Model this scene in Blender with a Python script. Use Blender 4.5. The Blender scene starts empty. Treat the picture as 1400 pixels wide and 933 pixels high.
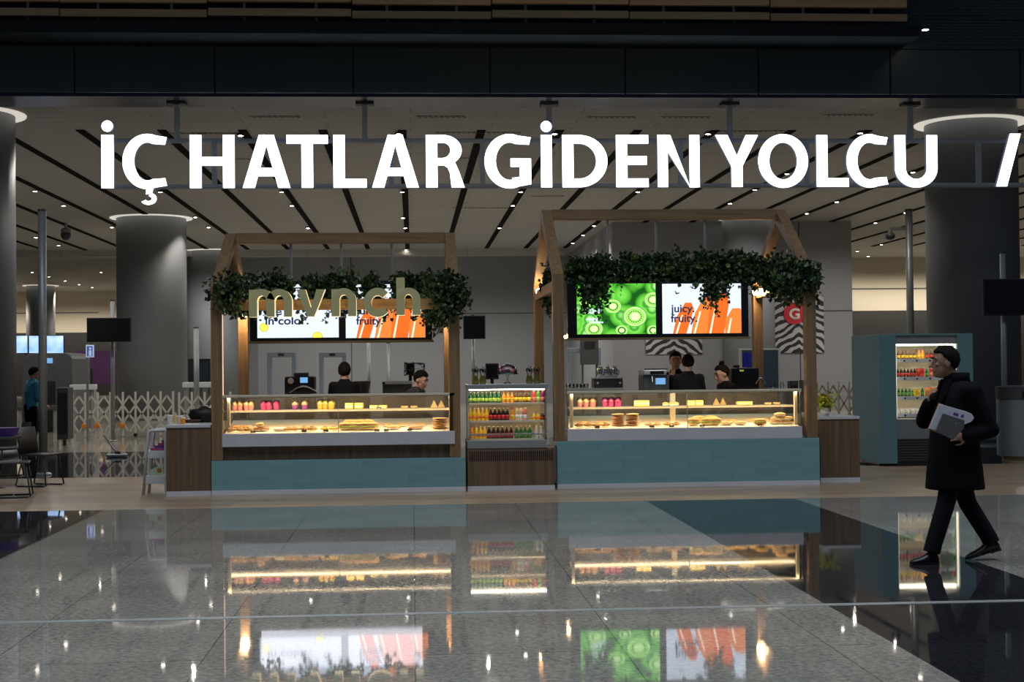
import bpy, bmesh, math, random
from math import sin, cos, pi, radians, atan, atan2, sqrt
from mathutils import Vector, Matrix
random.seed(7)
S = bpy.context.scene
COL = S.collection

# ------------------------------------------------------------------ camera
FPX, EYE = 2000.0, 1.65
YAW, PITCH, ROLL = atan(136 / FPX), atan(33.3 / FPX), 0.0103
CF = Vector((sin(YAW) * cos(PITCH), cos(YAW) * cos(PITCH), sin(PITCH)))
_r = Vector((cos(YAW), -sin(YAW), 0)); _u = _r.cross(CF)
CR = cos(ROLL) * _r - sin(ROLL) * _u; CU = cos(ROLL) * _u + sin(ROLL) * _r
CP = Vector((0, 0, EYE))
cam = bpy.data.cameras.new('camera'); cam.sensor_width = 36; cam.lens = 36 * FPX / 1400
cam.clip_start = 0.1; cam.clip_end = 400
co = bpy.data.objects.new('camera', cam); COL.objects.link(co)
m = Matrix((CR, CU, -CF)).transposed().to_4x4(); m.translation = CP; co.matrix_world = m
S.camera = co

def at(u, v, Y):
    """point of the place seen at photo pixel u, v on the vertical plane at depth Y"""
    d = CF + CR * ((u - 700) / FPX) - CU * ((v - 466.5) / FPX)
    return CP + d * (Y / d.y)
def up(u, v, z):
    d = CF + CR * ((u - 700) / FPX) - CU * ((v - 466.5) / FPX)
    return CP + d * ((z - EYE) / d.z)
def fz(v, Y, u=700): return at(u, v, Y).z
def fx(u, Y, v=500): return at(u, v, Y).x

# ------------------------------------------------------------------ light
S.view_settings.view_transform = 'Standard'; S.view_settings.look = 'None'
S.view_settings.gamma = 1; S.view_settings.use_curve_mapping = False
S.view_settings.exposure = 0.0
W = bpy.data.worlds.new('world'); S.world = W; W.use_nodes = True
W.node_tree.nodes['Background'].inputs[0].default_value = (0.42, 0.56, 0.8, 1)
W.node_tree.nodes['Background'].inputs[1].default_value = 0.06
def lamp(kind, name, loc, energy, color=(1, 1, 1), target=None, **kw):
    l = bpy.data.lights.new(name, kind); l.energy = energy; l.color = color
    for k, v in kw.items(): setattr(l, k, v)
    o = bpy.data.objects.new(name, l); COL.objects.link(o); o.location = loc
    if target is not None:
        o.rotation_euler = (Vector(target) - Vector(loc)).to_track_quat('-Z', 'Y').to_euler()
    return o
# the tall atrium's own lighting, high over the polished floor
lamp('AREA', 'atrium_light', (1, 9, 16), 1500, (0.86, 0.93, 1.0), (1, 9, 0), shape='RECTANGLE', size=26, size_y=12, spread=radians(120))

def fill_grid(cx, cy, nx, ny, sx_, sy_, each, color):  # unseen spots added to brighten the hall's walls, barrier and floor
    """a grid of added fill spots under the ceiling, without fixtures"""
    for i in range(nx):
        for j in range(ny):
            x, y = cx + (i - (nx - 1) / 2) * sx_, cy + (j - (ny - 1) / 2) * sy_
            lamp('SPOT', 'hall_fill', (x, y, 6.58), each, color, (x, y, 0), spot_size=radians(165), spot_blend=.4, shadow_soft_size=.03)
fill_grid(-6, 38.5, 5, 2, 4, 3.6, 120, (1.0, 0.95, 0.88))
fill_grid(-7.5, 32.0, 3, 1, 3, 1, 200, (1.0, 0.95, 0.88))
fill_grid(-2, 57, 6, 1, 4, 1, 560, (1.0, 0.95, 0.88))
fill_grid(12, 44, 4, 2, 4, 4, 210, (1.0, 0.93, 0.84))
fill_grid(-26, 90, 5, 1, 5, 1, 900, (1.0, 0.9, 0.74))
fill_grid(26, 65, 4, 1, 3.5, 1, 800, (1.0, 0.9, 0.74))

# ------------------------------------------------------------------ materials
MATS = {}
def mat(name, col=(.5, .5, .5), rough=.5, metal=0, emit=0, ecol=None, spec=.5, noise=None, bump=0, bscale=40, alpha=1):
    if name in MATS: return MATS[name]
    M = bpy.data.materials.new(name); M.use_nodes = True; n = M.node_tree.nodes; L = M.node_tree.links
    b = n['Principled BSDF']; b.inputs['Base Color'].default_value = (*col, 1)
    b.inputs['Roughness'].default_value = rough; b.inputs['Metallic'].default_value = metal
    b.inputs['Specular IOR Level'].default_value = spec
    if emit:
        b.inputs['Emission Color'].default_value = (*(ecol or col), 1); b.inputs['Emission Strength'].default_value = emit
    if alpha < 1: b.inputs['Alpha'].default_value = alpha
    tc = n.new('ShaderNodeTexCoord')
    if noise:
        nz = n.new('ShaderNodeTexNoise'); nz.inputs['Scale'].default_value = noise[0]; nz.inputs['Detail'].default_value = 6
        L.new(tc.outputs['Object'], nz.inputs['Vector'])
        mx = n.new('ShaderNodeMix'); mx.data_type = 'RGBA'
        mx.inputs[6].default_value = (*[c * (1 - noise[1]) for c in col], 1); mx.inputs[7].default_value = (*[min(1, c * (1 + noise[1])) for c in col], 1)
        L.new(nz.outputs['Fac'], mx.inputs[0]); L.new(mx.outputs[2], b.inputs['Base Color'])
    if bump:
        nb = n.new('ShaderNodeTexNoise'); nb.inputs['Scale'].default_value = bscale; L.new(tc.outputs['Object'], nb.inputs['Vector'])
        bp = n.new('ShaderNodeBump'); bp.inputs['Strength'].default_value = bump; L.new(nb.outputs['Fac'], bp.inputs['Height']); L.new(bp.outputs[0], b.inputs['Normal'])
    MATS[name] = M; return M
def nodes(name):
    M = mat(name); return M, M.node_tree.nodes, M.node_tree.links, M.node_tree.nodes['Principled BSDF']
def ramp(n, L, src, stops):
    r = n.new('ShaderNodeValToRGB'); e = r.color_ramp.elements
    while len(e) < len(stops): e.new(.5)
    for k, (p, c) in enumerate(stops): e[k].position = p; e[k].color = (*c, 1)
    L.new(src, r.inputs[0]); return r
def math_(n, L, op, a, b=None):
    k = n.new('ShaderNodeMath'); k.operation = op
    for i, x in enumerate((a, b)):
        if x is None: continue
        if hasattr(x, 'links'): L.new(x, k.inputs[i])
        else: k.inputs[i].default_value = x
    return k.outputs[0]

def stone(name, c1, c2, rough, tile=(1.2, 1.2), joint=(.05, .05, .05)):
    M, n, L, b = nodes(name)
    tc = n.new('ShaderNodeTexCoord')
    nz = n.new('ShaderNodeTexNoise'); nz.inputs['Scale'].default_value = 26; nz.inputs['Detail'].default_value = 10; nz.inputs['Roughness'].default_value = .75
    L.new(tc.outputs['Object'], nz.inputs['Vector'])
    r = ramp(n, L, nz.outputs['Fac'], [(.38, c1), (.5, tuple((x + y) / 2 for x, y in zip(c1, c2))), (.62, c2)])
    n2 = n.new('ShaderNodeTexNoise'); n2.inputs['Scale'].default_value = 1.3; n2.inputs['Detail'].default_value = 4; L.new(tc.outputs['Object'], n2.inputs['Vector'])
    r2 = ramp(n, L, n2.outputs['Fac'], [(.3, (.82, .82, .82)), (.7, (1.1, 1.1, 1.1))])
    mu = n.new('ShaderNodeMix'); mu.data_type = 'RGBA'; mu.blend_type = 'MULTIPLY'; mu.inputs[0].default_value = 1
    L.new(r.outputs[0], mu.inputs[6]); L.new(r2.outputs[0], mu.inputs[7])
    br = n.new('ShaderNodeTexBrick'); br.offset = 0; br.inputs['Scale'].default_value = 1; br.inputs['Brick Width'].default_value = tile[0]
    br.inputs['Row Height'].default_value = tile[1]; br.inputs['Mortar Size'].default_value = .004; br.inputs['Mortar Smooth'].default_value = 0
    br.inputs['Color1'].default_value = (.93, .93, .93, 1); br.inputs['Color2'].default_value = (1, 1, 1, 1); br.inputs['Mortar'].default_value = (.35, .35, .35, 1)
    L.new(tc.outputs['Object'], br.inputs['Vector'])
    m2 = n.new('ShaderNodeMix'); m2.data_type = 'RGBA'; m2.blend_type = 'MULTIPLY'; m2.inputs[0].default_value = 1
    L.new(mu.outputs[2], m2.inputs[6]); L.new(br.outputs['Color'], m2.inputs[7]); L.new(m2.outputs[2], b.inputs['Base Color'])
    b.inputs['Roughness'].default_value = rough
    n3 = n.new('ShaderNodeTexNoise'); n3.inputs['Scale'].default_value = 2.2; L.new(tc.outputs['Object'], n3.inputs['Vector'])
    rr = ramp(n, L, n3.outputs['Fac'], [(.3, (rough * .7,) * 3), (.7, (rough * 1.5,) * 3)]); L.new(rr.outputs[0], b.inputs['Roughness'])
    return M
def wood(name, c1, c2, axis='z', scale=1.0, rough=.45, plank=None):
    M, n, L, b = nodes(name)
    tc = n.new('ShaderNodeTexCoord'); mp = n.new('ShaderNodeMapping')
    s = {'x': (1.2, 22, 22), 'y': (22, 1.2, 22), 'z': (22, 22, 1.2)}[axis]; mp.inputs['Scale'].default_value = [k * scale for k in s]
    L.new(tc.outputs['Object'], mp.inputs[0])
    nz = n.new('ShaderNodeTexNoise'); nz.inputs['Scale'].default_value = 1; nz.inputs['Detail'].default_value = 8; L.new(mp.outputs[0], nz.inputs['Vector'])
    r = ramp(n, L, nz.outputs['Fac'], [(.3, c1), (.7, c2)])
    out = r.outputs[0]
    if plank:
        br = n.new('ShaderNodeTexBrick'); br.offset = .37; br.inputs['Scale'].default_value = 1; br.inputs['Brick Width'].default_value = plank[0]; br.inputs['Row Height'].default_value = plank[1]
        br.inputs['Mortar Size'].default_value = .003; br.inputs['Color1'].default_value = (.72, .72, .72, 1); br.inputs['Color2'].default_value = (1.05, 1.05, 1.05, 1); br.inputs['Mortar'].default_value = (.3, .3, .3, 1)
        L.new(tc.outputs['Object'], br.inputs['Vector'])
        m2 = n.new('ShaderNodeMix'); m2.data_type = 'RGBA'; m2.blend_type = 'MULTIPLY'; m2.inputs[0].default_value = 1
        L.new(out, m2.inputs[6]); L.new(br.outputs['Color'], m2.inputs[7]); out = m2.outputs[2]
    L.new(out, b.inputs['Base Color']); b.inputs['Roughness'].default_value = rough
    return M
def glass(name, tint=(1, 1, 1), refl=1.0, rough=0):
    if name in MATS: return MATS[name]
    M = bpy.data.materials.new(name); M.use_nodes = True; n = M.node_tree.nodes; L = M.node_tree.links; n.clear()
    o = n.new('ShaderNodeOutputMaterial'); t = n.new('ShaderNodeBsdfTransparent'); t.inputs[0].default_value = (*tint, 1)
    g = n.new('ShaderNodeBsdfGlossy'); g.inputs['Roughness'].default_value = rough
    f = n.new('ShaderNodeFresnel'); f.inputs[0].default_value = 1.45
    k = math_(n, L, 'MULTIPLY', f.outputs[0], refl)
    x = n.new('ShaderNodeMixShader'); L.new(k, x.inputs[0]); L.new(t.outputs[0], x.inputs[1]); L.new(g.outputs[0], x.inputs[2]); L.new(x.outputs[0], o.inputs[0])
    MATS[name] = M; return M

stone('granite_light', (.19, .185, .165), (.45, .43, .385), .03)
stone('granite_dark', (.012, .013, .017), (.03, .031, .037), .03)
stone('tile_dark', (.02, .021, .024), (.045, .045, .05), .03, (.6, .6))
stone('tile_far', (.3, .28, .23), (.44, .41, .34), .1)
wood('wood_floor', (.36, .255, .165), (.52, .39, .265), 'x', .5, .28, (1.6, .16))
wood('oak', (.17, .105, .05), (.29, .185, .095), 'z', 1, .5)
wood('oak_long', (.17, .105, .05), (.29, .185, .095), 'x', 1, .5)
wood('walnut', (.11, .07, .043), (.20, .13, .082), 'z', .8, .42)
wood('slat_wood', (.55, .36, .18), (.75, .52, .28), 'x', .3, .5)
mat('ceiling_panel', (.30, .275, .245), .55)
mat('slot_black', (.003, .003, .003), .9, spec=.1)
mat('slab_dark', (.016, .024, .03), .8, spec=.2)
mat('fascia', (.05, .072, .086), .45, noise=(.6, .25))
mat('fascia_soffit', (.045, .05, .085), .25, .6)
mat('steel', (.34, .37, .38), .4, .4)
mat('rail_grey', (.5, .56, .6), .45)
mat('steel_dull', (.30, .33, .35), .45, .5)
mat('chrome', (.8, .8, .82), .12, 1)
mat('column_grey', (.19, .205, .225), .55)
mat('scanner_grey', (.09, .095, .1), .4)
mat('wall_grey', (.30, .31, .33), .6)
mat('wall_cream', (.52, .47, .38), .6)
mat('black', (.012, .012, .013), .5)
mat('black_gloss', (.01, .01, .012), .12)
mat('dark_grey', (.06, .065, .07), .5)
mat('white_metal', (.62, .65, .68), .4)
mat('white_plinth', (.62, .64, .7), .35)
mat('cream_metal', (.7, .62, .48), .45)
mat('led_soft', (1, .95, .85), .4, emit=1.3, ecol=(1, .86, .62))
mat('sign_face', (1, 1, 1), .4, emit=5, ecol=(.86, .93, 1))
mat('sign_side', (.55, .62, .8), .4, emit=.12, ecol=(.45, .6, 1))
mat('lamp_face', (1, 1, 1), .4, emit=22, ecol=(1, .9, .74))
mat('ring_glow', (1, 1, 1), .4, emit=.55, ecol=(1, .93, .82))
mat('bulb', (1, .8, .5), .4, emit=60, ecol=(1, .62, .26))
mat('led_warm', (1, .85, .6), .4, emit=42, ecol=(1, .75, .44))
mat('led_cool', (1, .95, .85), .4, emit=15, ecol=(1, .86, .62))
mat('led_warm_soft', (1, .85, .6), .4, emit=8, ecol=(1, .76, .45))
mat('led_pink', (1, .7, .6), .4, emit=1.2, ecol=(1, .55, .4))

# ------------------------------------------------------------------ mesh building
WO = {}
class MB:
    def __init__(s): s.bm = bmesh.new(); s.mi = 0
    def face(s, vs):
        try:
            f = s.bm.faces.new(vs); f.material_index = s.mi; return f
        except ValueError: return None
    def poly(s, pts): return s.face([s.bm.verts.new(p) for p in pts])
    def box(s, x0, x1, y0, y1, z0, z1):
        v = [s.bm.verts.new((x, y, z)) for z in (z0, z1) for y in (y0, y1) for x in (x0, x1)]
        for q in ((0, 2, 3, 1), (4, 5, 7, 6), (0, 1, 5, 4), (2, 6, 7, 3), (0, 4, 6, 2), (1, 3, 7, 5)): s.face([v[i] for i in q])
        return s
    def bar(s, p, q, w, h, upv=(0, 0, 1)):
        p, q = Vector(p), Vector(q); d = (q - p).normalized(); a = d.cross(Vector(upv))
        if a.length < 1e-4: a = Vector((1, 0, 0))
        a.normalize(); b = d.cross(a)
        v = [s.bm.verts.new(c + a * i * w / 2 + b * j * h / 2) for c in (p, q) for i, j in ((-1, -1), (1, -1), (1, 1), (-1, 1))]
        for k in range(4): s.face([v[k], v[(k + 1) % 4], v[4 + (k + 1) % 4], v[4 + k]])
        s.face(v[3::-1]); s.face(v[4:]); return s
    def tube(s, pts, rad, seg=10, cap=True):
        pts = [Vector(p) for p in pts]
        if not isinstance(rad, (list, tuple)): rad = [rad] * len(pts)
        rings = []; a = None
        for i, p in enumerate(pts):
            d = (pts[min(i + 1, len(pts) - 1)] - pts[max(i - 1, 0)]).normalized()
            if a is None:
                a = d.cross(Vector((0, 0, 1)));
                if a.length < .05: a = d.cross(Vector((1, 0, 0)))
            a = (a - d * a.dot(d)).normalized(); b = d.cross(a)
            rings.append([s.bm.verts.new(p + (a * cos(2 * pi * k / seg) + b * sin(2 * pi * k / seg)) * rad[i]) for k in range(seg)])
        for r0, r1 in zip(rings, rings[1:]):
            for k in range(seg): s.face([r0[k], r0[(k + 1) % seg], r1[(k + 1) % seg], r1[k]])
        if cap: s.face(rings[0][::-1]); s.face(rings[-1])
        return s
    def limb(s, pts, rad, seg=14):
        s.tube(pts, rad, seg)
        for p, r in zip(pts, rad): s.ell(p, (r, r, r), seg=seg, n=8)
        return s
    def lathe(s, c, prof, seg=20):
        c = Vector(c); rings = []
        for r, z in prof:
            rings.append([s.bm.verts.new(c + Vector((max(r, 1e-4) * cos(2 * pi * k / seg), max(r, 1e-4) * sin(2 * pi * k / seg), z))) for k in range(seg)])
        for r0, r1 in zip(rings, rings[1:]):
            for k in range(seg): s.face([r0[k], r0[(k + 1) % seg], r1[(k + 1) % seg], r1[k]])
        s.face(rings[0][::-1]); s.face(rings[-1]); return s
    def ell(s, c, r, seg=16, n=10, rot=None, f=None):
        c = Vector(c); rings = []
        for i in range(1, n):
            th = pi * i / n; rr = []
            for k in range(seg):
                d = Vector((sin(th) * cos(2 * pi * k / seg), sin(th) * sin(2 * pi * k / seg), cos(th)))
                g = f(d) if f else 1
                p = Vector((d.x * r[0], d.y * r[1], d.z * r[2])) * g
                if rot is not None: p = rot @ p
                rr.append(s.bm.verts.new(c + p))
            rings.append(rr)
        def pole(z):
            g = f(Vector((0, 0, z))) if f else 1; p = Vector((0, 0, z * r[2])) * g
            return s.bm.verts.new(c + (rot @ p if rot is not None else p))
        t, b = pole(1), pole(-1)
        for k in range(seg):
            s.face([t, rings[0][k], rings[0][(k + 1) % seg]]); s.face([b, rings[-1][(k + 1) % seg], rings[-1][k]])
        for r0, r1 in zip(rings, rings[1:]):
            for k in range(seg): s.face([r0[k], r1[k], r1[(k + 1) % seg], r0[(k + 1) % seg]])
        return s
    def loft(s, rings, seg=24):
        """rings of (cx, cy, z, rx, ry) stacked in z, superelliptic"""
        R = []
        for cx, cy, z, rx, ry in rings:
            rr = []
            for k in range(seg):
                t = 2 * pi * k / seg; c, q = cos(t), sin(t); e = .85
                rr.append(s.bm.verts.new((cx + rx * math.copysign(abs(c) ** e, c), cy + ry * math.copysign(abs(q) ** e, q), z)))
            R.append(rr)
        for r0, r1 in zip(R, R[1:]):
            for k in range(seg): s.face([r0[k], r0[(k + 1) % seg], r1[(k + 1) % seg], r1[k]])
        s.face(R[0][::-1]); s.face(R[-1]); return s
    def prism(s, pts, y0, y1):
        """polygon of (x, z) extruded along y"""
        a = [s.bm.verts.new((x, y0, z)) for x, z in pts]; b = [s.bm.verts.new((x, y1, z)) for x, z in pts]
        s.face(a); s.face(b[::-1])
        for k in range(len(pts)): s.face([a[k], b[k], b[(k + 1) % len(pts)], a[(k + 1) % len(pts)]])
        return s
    def prismx(s, pts, x0, x1):
        """polygon of (y, z) extruded along x"""
        a = [s.bm.verts.new((x0, y, z)) for y, z in pts]; b = [s.bm.verts.new((x1, y, z)) for y, z in pts]
        s.face(a); s.face(b[::-1])
        for k in range(len(pts)): s.face([a[k], b[k], b[(k + 1) % len(pts)], a[(k + 1) % len(pts)]])
        return s
    def build(s, name, mats, parent=None, smooth=False, bevel=0, fixn=True, remesh=0, origin=None, sm=0, subd=0):
        bm = s.bm
        if fixn: bmesh.ops.recalc_face_normals(bm, faces=bm.faces)
        vs = bm.verts
        lo = Vector([min(v.co[i] for v in vs) for i in range(3)]); hi = Vector([max(v.co[i] for v in vs) for i in range(3)])
        c = Vector(origin) if origin is not None else Vector(((lo.x + hi.x) / 2, (lo.y + hi.y) / 2, lo.z))
        for v in vs: v.co -= c
        me = bpy.data.meshes.new(name); bm.to_mesh(me); bm.free()
        if smooth:
            for p in me.polygons: p.use_smooth = True
        if not isinstance(mats, (list, tuple)): mats = [mats]
        for k in mats: me.materials.append(MATS[k] if isinstance(k, str) else k)
        o = bpy.data.objects.new(name, me); COL.objects.link(o); WO[o.name] = c
        if parent is not None:
            o.parent = parent; o.location = c - WO[parent.name]
        else: o.location = c
        if remesh:
            r = o.modifiers.new('remesh', 'REMESH'); r.mode = 'VOXEL'; r.voxel_size = remesh; r.use_smooth_shade = True
            if sm: q = o.modifiers.new('smooth', 'SMOOTH'); q.factor = .5; q.iterations = sm
        if bevel:
            b = o.modifiers.new('bevel', 'BEVEL'); b.width = bevel; b.segments = 2; b.limit_method = 'ANGLE'
        return o
def tag(o, label, cat=None, group=None, kind=None):
    if label: o['label'] = label
    if cat: o['category'] = cat
    if group: o['group'] = group
    if kind: o['kind'] = kind
    return o
def thing(name, label, cat, loc=(0, 0, 0), group=None):
    o = bpy.data.objects.new(name, None); COL.objects.link(o); o.location = loc; WO[o.name] = Vector(loc)
    o.empty_display_size = .1
    return tag(o, label, cat, group)
def struct(mb, name, m, **k): return tag(mb.build(name, m, **k), None, kind='structure')
KIDS = {}
def dup(o, loc, rz=0, label=None, group=None, sc=None, mats=None):
    def cp(q, par):
        c = q.copy(); COL.objects.link(c); WO[c.name] = WO.get(q.name, Vector())
        if par is not None: c.parent = par
        for ch in q.children: cp(ch, c)
        return c
    r = cp(o, None); r.location = loc; r.rotation_euler = (0, 0, rz); WO[r.name] = Vector(loc)
    if sc: r.scale = sc if isinstance(sc, (tuple, list)) else (sc,) * 3
    if label: r['label'] = label
    if group: r['group'] = group
    return r
def recolor(root, name, m):
    """give the named part of a copied thing its own mesh data with another material"""
    for ch in [root] + list(root.children_recursive):
        if ch.name.split('.')[0] == name and ch.type == 'MESH':
            key = (ch.data.name, m)
            if key not in KIDS:
                d = ch.data.copy(); d.materials.clear(); d.materials.append(MATS[m]); KIDS[key] = d
            ch.data = KIDS[key]
def text_mesh(txt, x, y, z, h, m, parent, name='lettering', bold=0.0, w=None, depth=.002):
    cu = bpy.data.curves.new('t', 'FONT'); cu.body = txt; cu.size = 1; cu.offset = bold; cu.extrude = 0.0
    t = bpy.data.objects.new('t', cu); COL.objects.link(t); bpy.context.view_layer.update()
    me = bpy.data.meshes.new_from_object(t.evaluated_get(bpy.context.evaluated_depsgraph_get()))
    bpy.data.objects.remove(t); bpy.data.curves.remove(cu)
    xs = [v.co.x for v in me.vertices]; ys = [v.co.y for v in me.vertices]
    sx = (w / (max(xs) - min(xs))) if w else h; x0 = min(xs)
    me.name = name; bm = bmesh.new(); bm.from_mesh(me); bpy.data.meshes.remove(me)
    sy = h if not w else h
    for v in bm.verts: v.co = Vector((x + (v.co.x - x0) * sx, y, z + v.co.y * sy))
    r = bmesh.ops.extrude_face_region(bm, geom=bm.faces[:])
    for v in r['geom']:
        if isinstance(v, bmesh.types.BMVert): v.co.y += depth
    mb = MB(); mb.bm.free(); mb.bm = bm
    return mb.build(name, m, parent)
# ------------------------------------------------------------------ the building
HC = 6.65                      # ceiling of the hall behind the sign
YK = 17.5                      # edge of the wood-look floor
fl = MB()
def rect(x0, x1, y0, y1, k):
    fl.mi = k; fl.poly([(x0, y0, 0), (x1, y0, 0), (x1, y1, 0), (x0, y1, 0)])
XS = [(-40, -5.6, 0), (-5.6, -3.62, 1), (-3.62, 2.79, 0), (2.79, 4.6, 1), (4.6, 45, 0)]
for a, b, k in XS:
    for y0, y1 in ((-14, 9.76), (9.84, YK)): rect(a, b, y0, y1, k)
rect(-40, 45, YK, 22.8, 2); rect(-40, 45, 22.8, 29.7, 3); rect(-40, 60, 29.7, 110, 4)
struct(fl, 'floor', ['granite_light', 'granite_dark', 'wood_floor', 'tile_dark', 'tile_far'], origin=(0, 0, 0), fixn=False)
struct(MB().box(-40, 45, 9.76, 9.84, -.02, .003), 'trim_1', 'steel', bevel=.002)

# ceiling with dark slots
cy0 = 27.9
c = MB().box(-60, 60, cy0, 110, HC, HC + .2)
struct(c, 'ceiling', 'ceiling_panel', origin=(0, 0, HC), fixn=True)
M, n, L, b = nodes('ceiling_panel')
tc = n.new('ShaderNodeTexCoord'); br = n.new('ShaderNodeTexBrick'); br.offset = .5; br.inputs['Scale'].default_value = 1
br.inputs['Brick Width'].default_value = 3.4; br.inputs['Row Height'].default_value = .6; br.inputs['Mortar Size'].default_value = .012
br.inputs['Color1'].default_value = (.39, .378, .37, 1); br.inputs['Color2'].default_value = (.425, .412, .402, 1); br.inputs['Mortar'].default_value = (.22, .2, .18, 1)
L.new(tc.outputs['Object'], br.inputs['Vector']); L.new(br.outputs['Color'], b.inputs['Base Color'])
k = 2
slot_x = [up(u, 177, HC).x for u in (101, 209, 321, 435, 550, 655, 764, 868, 975, 1080, 1182)]
dx = (slot_x[-1] - slot_x[0]) / 10
x00 = slot_x[4]
for i in range(-14, 22):
    x = x00 + i * dx
    s_ = MB().box(x - .09, x + .09, 30.9, 62, HC - .02, HC + .01)
    struct(s_, 'trim_%d' % k, 'slot_black'); k += 1
# linear air grilles in the ceiling border (small zigzag marks)
g0 = None
for u, v in ((248, 182), (300, 182), (325, 217), (625, 181), (680, 181), (615, 216), (1010, 179), (1045, 179), (375, 159), (602, 159), (835, 160), (936, 160), (1160, 157), (640, 284), (680, 284), (748, 268)):
    p = up(u, v, HC)
    if g0 is None:
        mb = MB(); mb.box(-.5, .5, -.07, .07, -.012, 0)
        g0 = thing('ceiling_grille', '', 'air grille', (0, 0, 0)); o = mb.build('frame', 'ceiling_panel', g0)
        mb = MB()
        for q in range(9): mb.bar((-.44 + q * .11, -.05, -.016), (-.38 + q * .11, .05, -.016), .018, .008)
        mb.build('slats', 'black', g0); r = g0
        r.location = (p.x, p.y, HC)
    else: r = dup(g0, (p.x, p.y, HC))
    tag(r, 'small dark slatted air grille flush in the hall ceiling', None, 'air grilles in the hall ceiling')
# downlights in the slots
DL = [(329,182),(48,259),(87,279),(153,309),(219,260),(267,295),(285,309),(385,260),(399,279),(421,310),(545,180),(550,260),(551,296),(554,310),(758,180),(712,260),(701,279),(683,310),
 (872,260),(812,307),(797,320),(783,331),(968,180),(1176,179),(1076,235),(1248,233),(1032,257),(998,276),(1144,274),(1103,290),(1197,303),(1238,289),(1270,317),(49,323),(80,334),(44,371),
 (67,377),(138,371),(89,383),(108,388),(126,392),(318,333),(443,341),(555,340),(548,348),(408,362),(1205,333),(1172,342),(1187,349)]
d0 = thing('downlight', '', 'ceiling light', (0, 0, 0))
MB().lathe((0, 0, 0), [(.08, 0), (.08, -.04), (.068, -.04), (.06, -.02)], 16).build('housing', 'dark_grey', d0)
MB().lathe((0, 0, -.045), [(.052, 0), (.052, .02)], 16).build('lamp_face', 'lamp_face', d0)
for i, (u, v) in enumerate(DL):
    p = up(u, v, HC)
    r = d0 if i == 0 else dup(d0, (0, 0, 0))
    r.location = (p.x, p.y, HC - .02)
    tag(r, 'small round white downlight shining in the dark slotted hall ceiling', None, 'downlights in the hall ceiling')
    if p.y < 60:
        lamp('SPOT', 'downlight_beam', (p.x, p.y, HC - .1), 150, (1, .92, .8), (p.x, p.y, 0), spot_size=radians(95), spot_blend=.8, shadow_soft_size=.03)
# a brighter spotlight lower in the far hall, right
p = at(1205, 333, 45)

# fascia of the upper floor
YF = 26.8
zt = fz(128, YF); z2 = 7.5
fb = MB().box(-40, 45, YF, cy0, HC - .06, HC + .25)
struct(fb, 'trim_%d' % k, 'fascia_soffit'); k += 1
for i in range(-9, 12):
    x = fx(294, YF, 90) + i * (fx(483, YF, 90) - fx(294, YF, 90))
    w = (fx(483, YF, 90) - fx(294, YF, 90))
    struct(MB().box(x + .012, x + w - .012, YF - .06, YF, HC + .0, z2), 'trim_%d' % k, 'fascia', bevel=.01); k += 1
struct(MB().box(-40, 45, YF, YF + .2, HC + .25, 16), 'wall_upper', 'fascia')
# projecting gallery slab, ending at the right
xe = at(1258, 40, 25.7).x
struct(MB().box(-40, xe, 25.7, YF - .06, 7.5, 7.72), 'trim_%d' % k, 'slab_dark', bevel=.01); k += 1
# ribbed panels right of the gallery
for j in range(3):
    zz = 7.5 + j * .55
    mb = MB().box(xe + .02, 45, YF - .1, YF, zz, zz + .54)
    for q in range(9): mb.box(xe + .02, 45, YF - .115, YF - .1, zz + .03 + q * .058, zz + .06 + q * .058)
    struct(mb, 'trim_%d' % k, 'fascia'); k += 1
# timber louvre rails on the gallery
gx = [at(u, 20, 26.0).x for u in (-100, 82, 284, 481, 672, 860, 1052, 1240)]
v0 = None
for a, b_ in zip(gx, gx[1:]):
    jit = random.uniform(-.03, .03)
    t = thing('louvre_screen', 'timber slat louvre panel on the upper gallery edge above the white sign', 'louvre', ((a + b_) / 2, 26.0, 7.72), 'timber louvre panels along the upper gallery')
    for q in range(5):
        z = fz(20, 26.0) + jit + q * .26
        MB().box(a + .01, b_ - .01, 25.95, 26.06, z - .07, z + .07).build('slat', 'slat_wood', t, bevel=.01)
    for q in (.25, .75):
        x = a + (b_ - a) * q
        MB().box(x - .025, x + .025, 26.07, 26.12, 7.7, 9.3).build('post', 'steel_dull', t)
struct(MB().box(-40, xe, 26.5, 26.6, 7.7, 9.6), 'wall_gallery', 'black')
for u, v in ((1265, 38),):
    p = at(u, v, 25.9)
    r = dup(d0, (p.x, p.y, p.z)); tag(r, 'single round spotlight at the end of the upper gallery slab', None)
    if 'group' in r: del r['group']
    MB().box(p.x - .02, p.x + .02, p.y, YF - .05, p.z - .02, p.z + .02).build('arm', 'dark_grey', r)

# walls
YW, YB = 66.0, 51.0
def wall(name, x0, x1, y, z0, z1, m, joints=(), vj=()):
    mb = MB().box(x0, x1, y, y + .3, z0, z1); o = struct(mb, name, m)
    return o
xb0, xb1 = at(838, 400, YB).x, at(1165, 400, YB).x
wall('wall_back', at(255, 400, YW).x, at(842, 400, YB).x + 3.5, YW, 0, HC, 'wall_grey')
struct(MB().box(xb0, xb1, YB, YB + .3, 0, HC), 'wall_right_block', 'wall_grey')
struct(MB().box(xb0, xb0 + .3, YB + .3, YW, 0, HC), 'wall_block_side', 'wall_grey')
struct(MB().box(xb1 - .3, xb1, YB + .3, YW + 3, 0, HC), 'wall_block_end', 'wall_grey')
wall('wall_far_right', xb1 - .3, 60, 69, at(1200, 425, 69).z, HC, 'wall_cream')
wall('wall_far_right_lower', xb1 - .3, 60, 69.02, 0, at(1200, 425, 69).z, 'black')
wall('wall_far_left', -60, at(255, 400, YW).x + 3, 95, at(90, 455, 95).z, HC, 'wall_cream')
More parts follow.
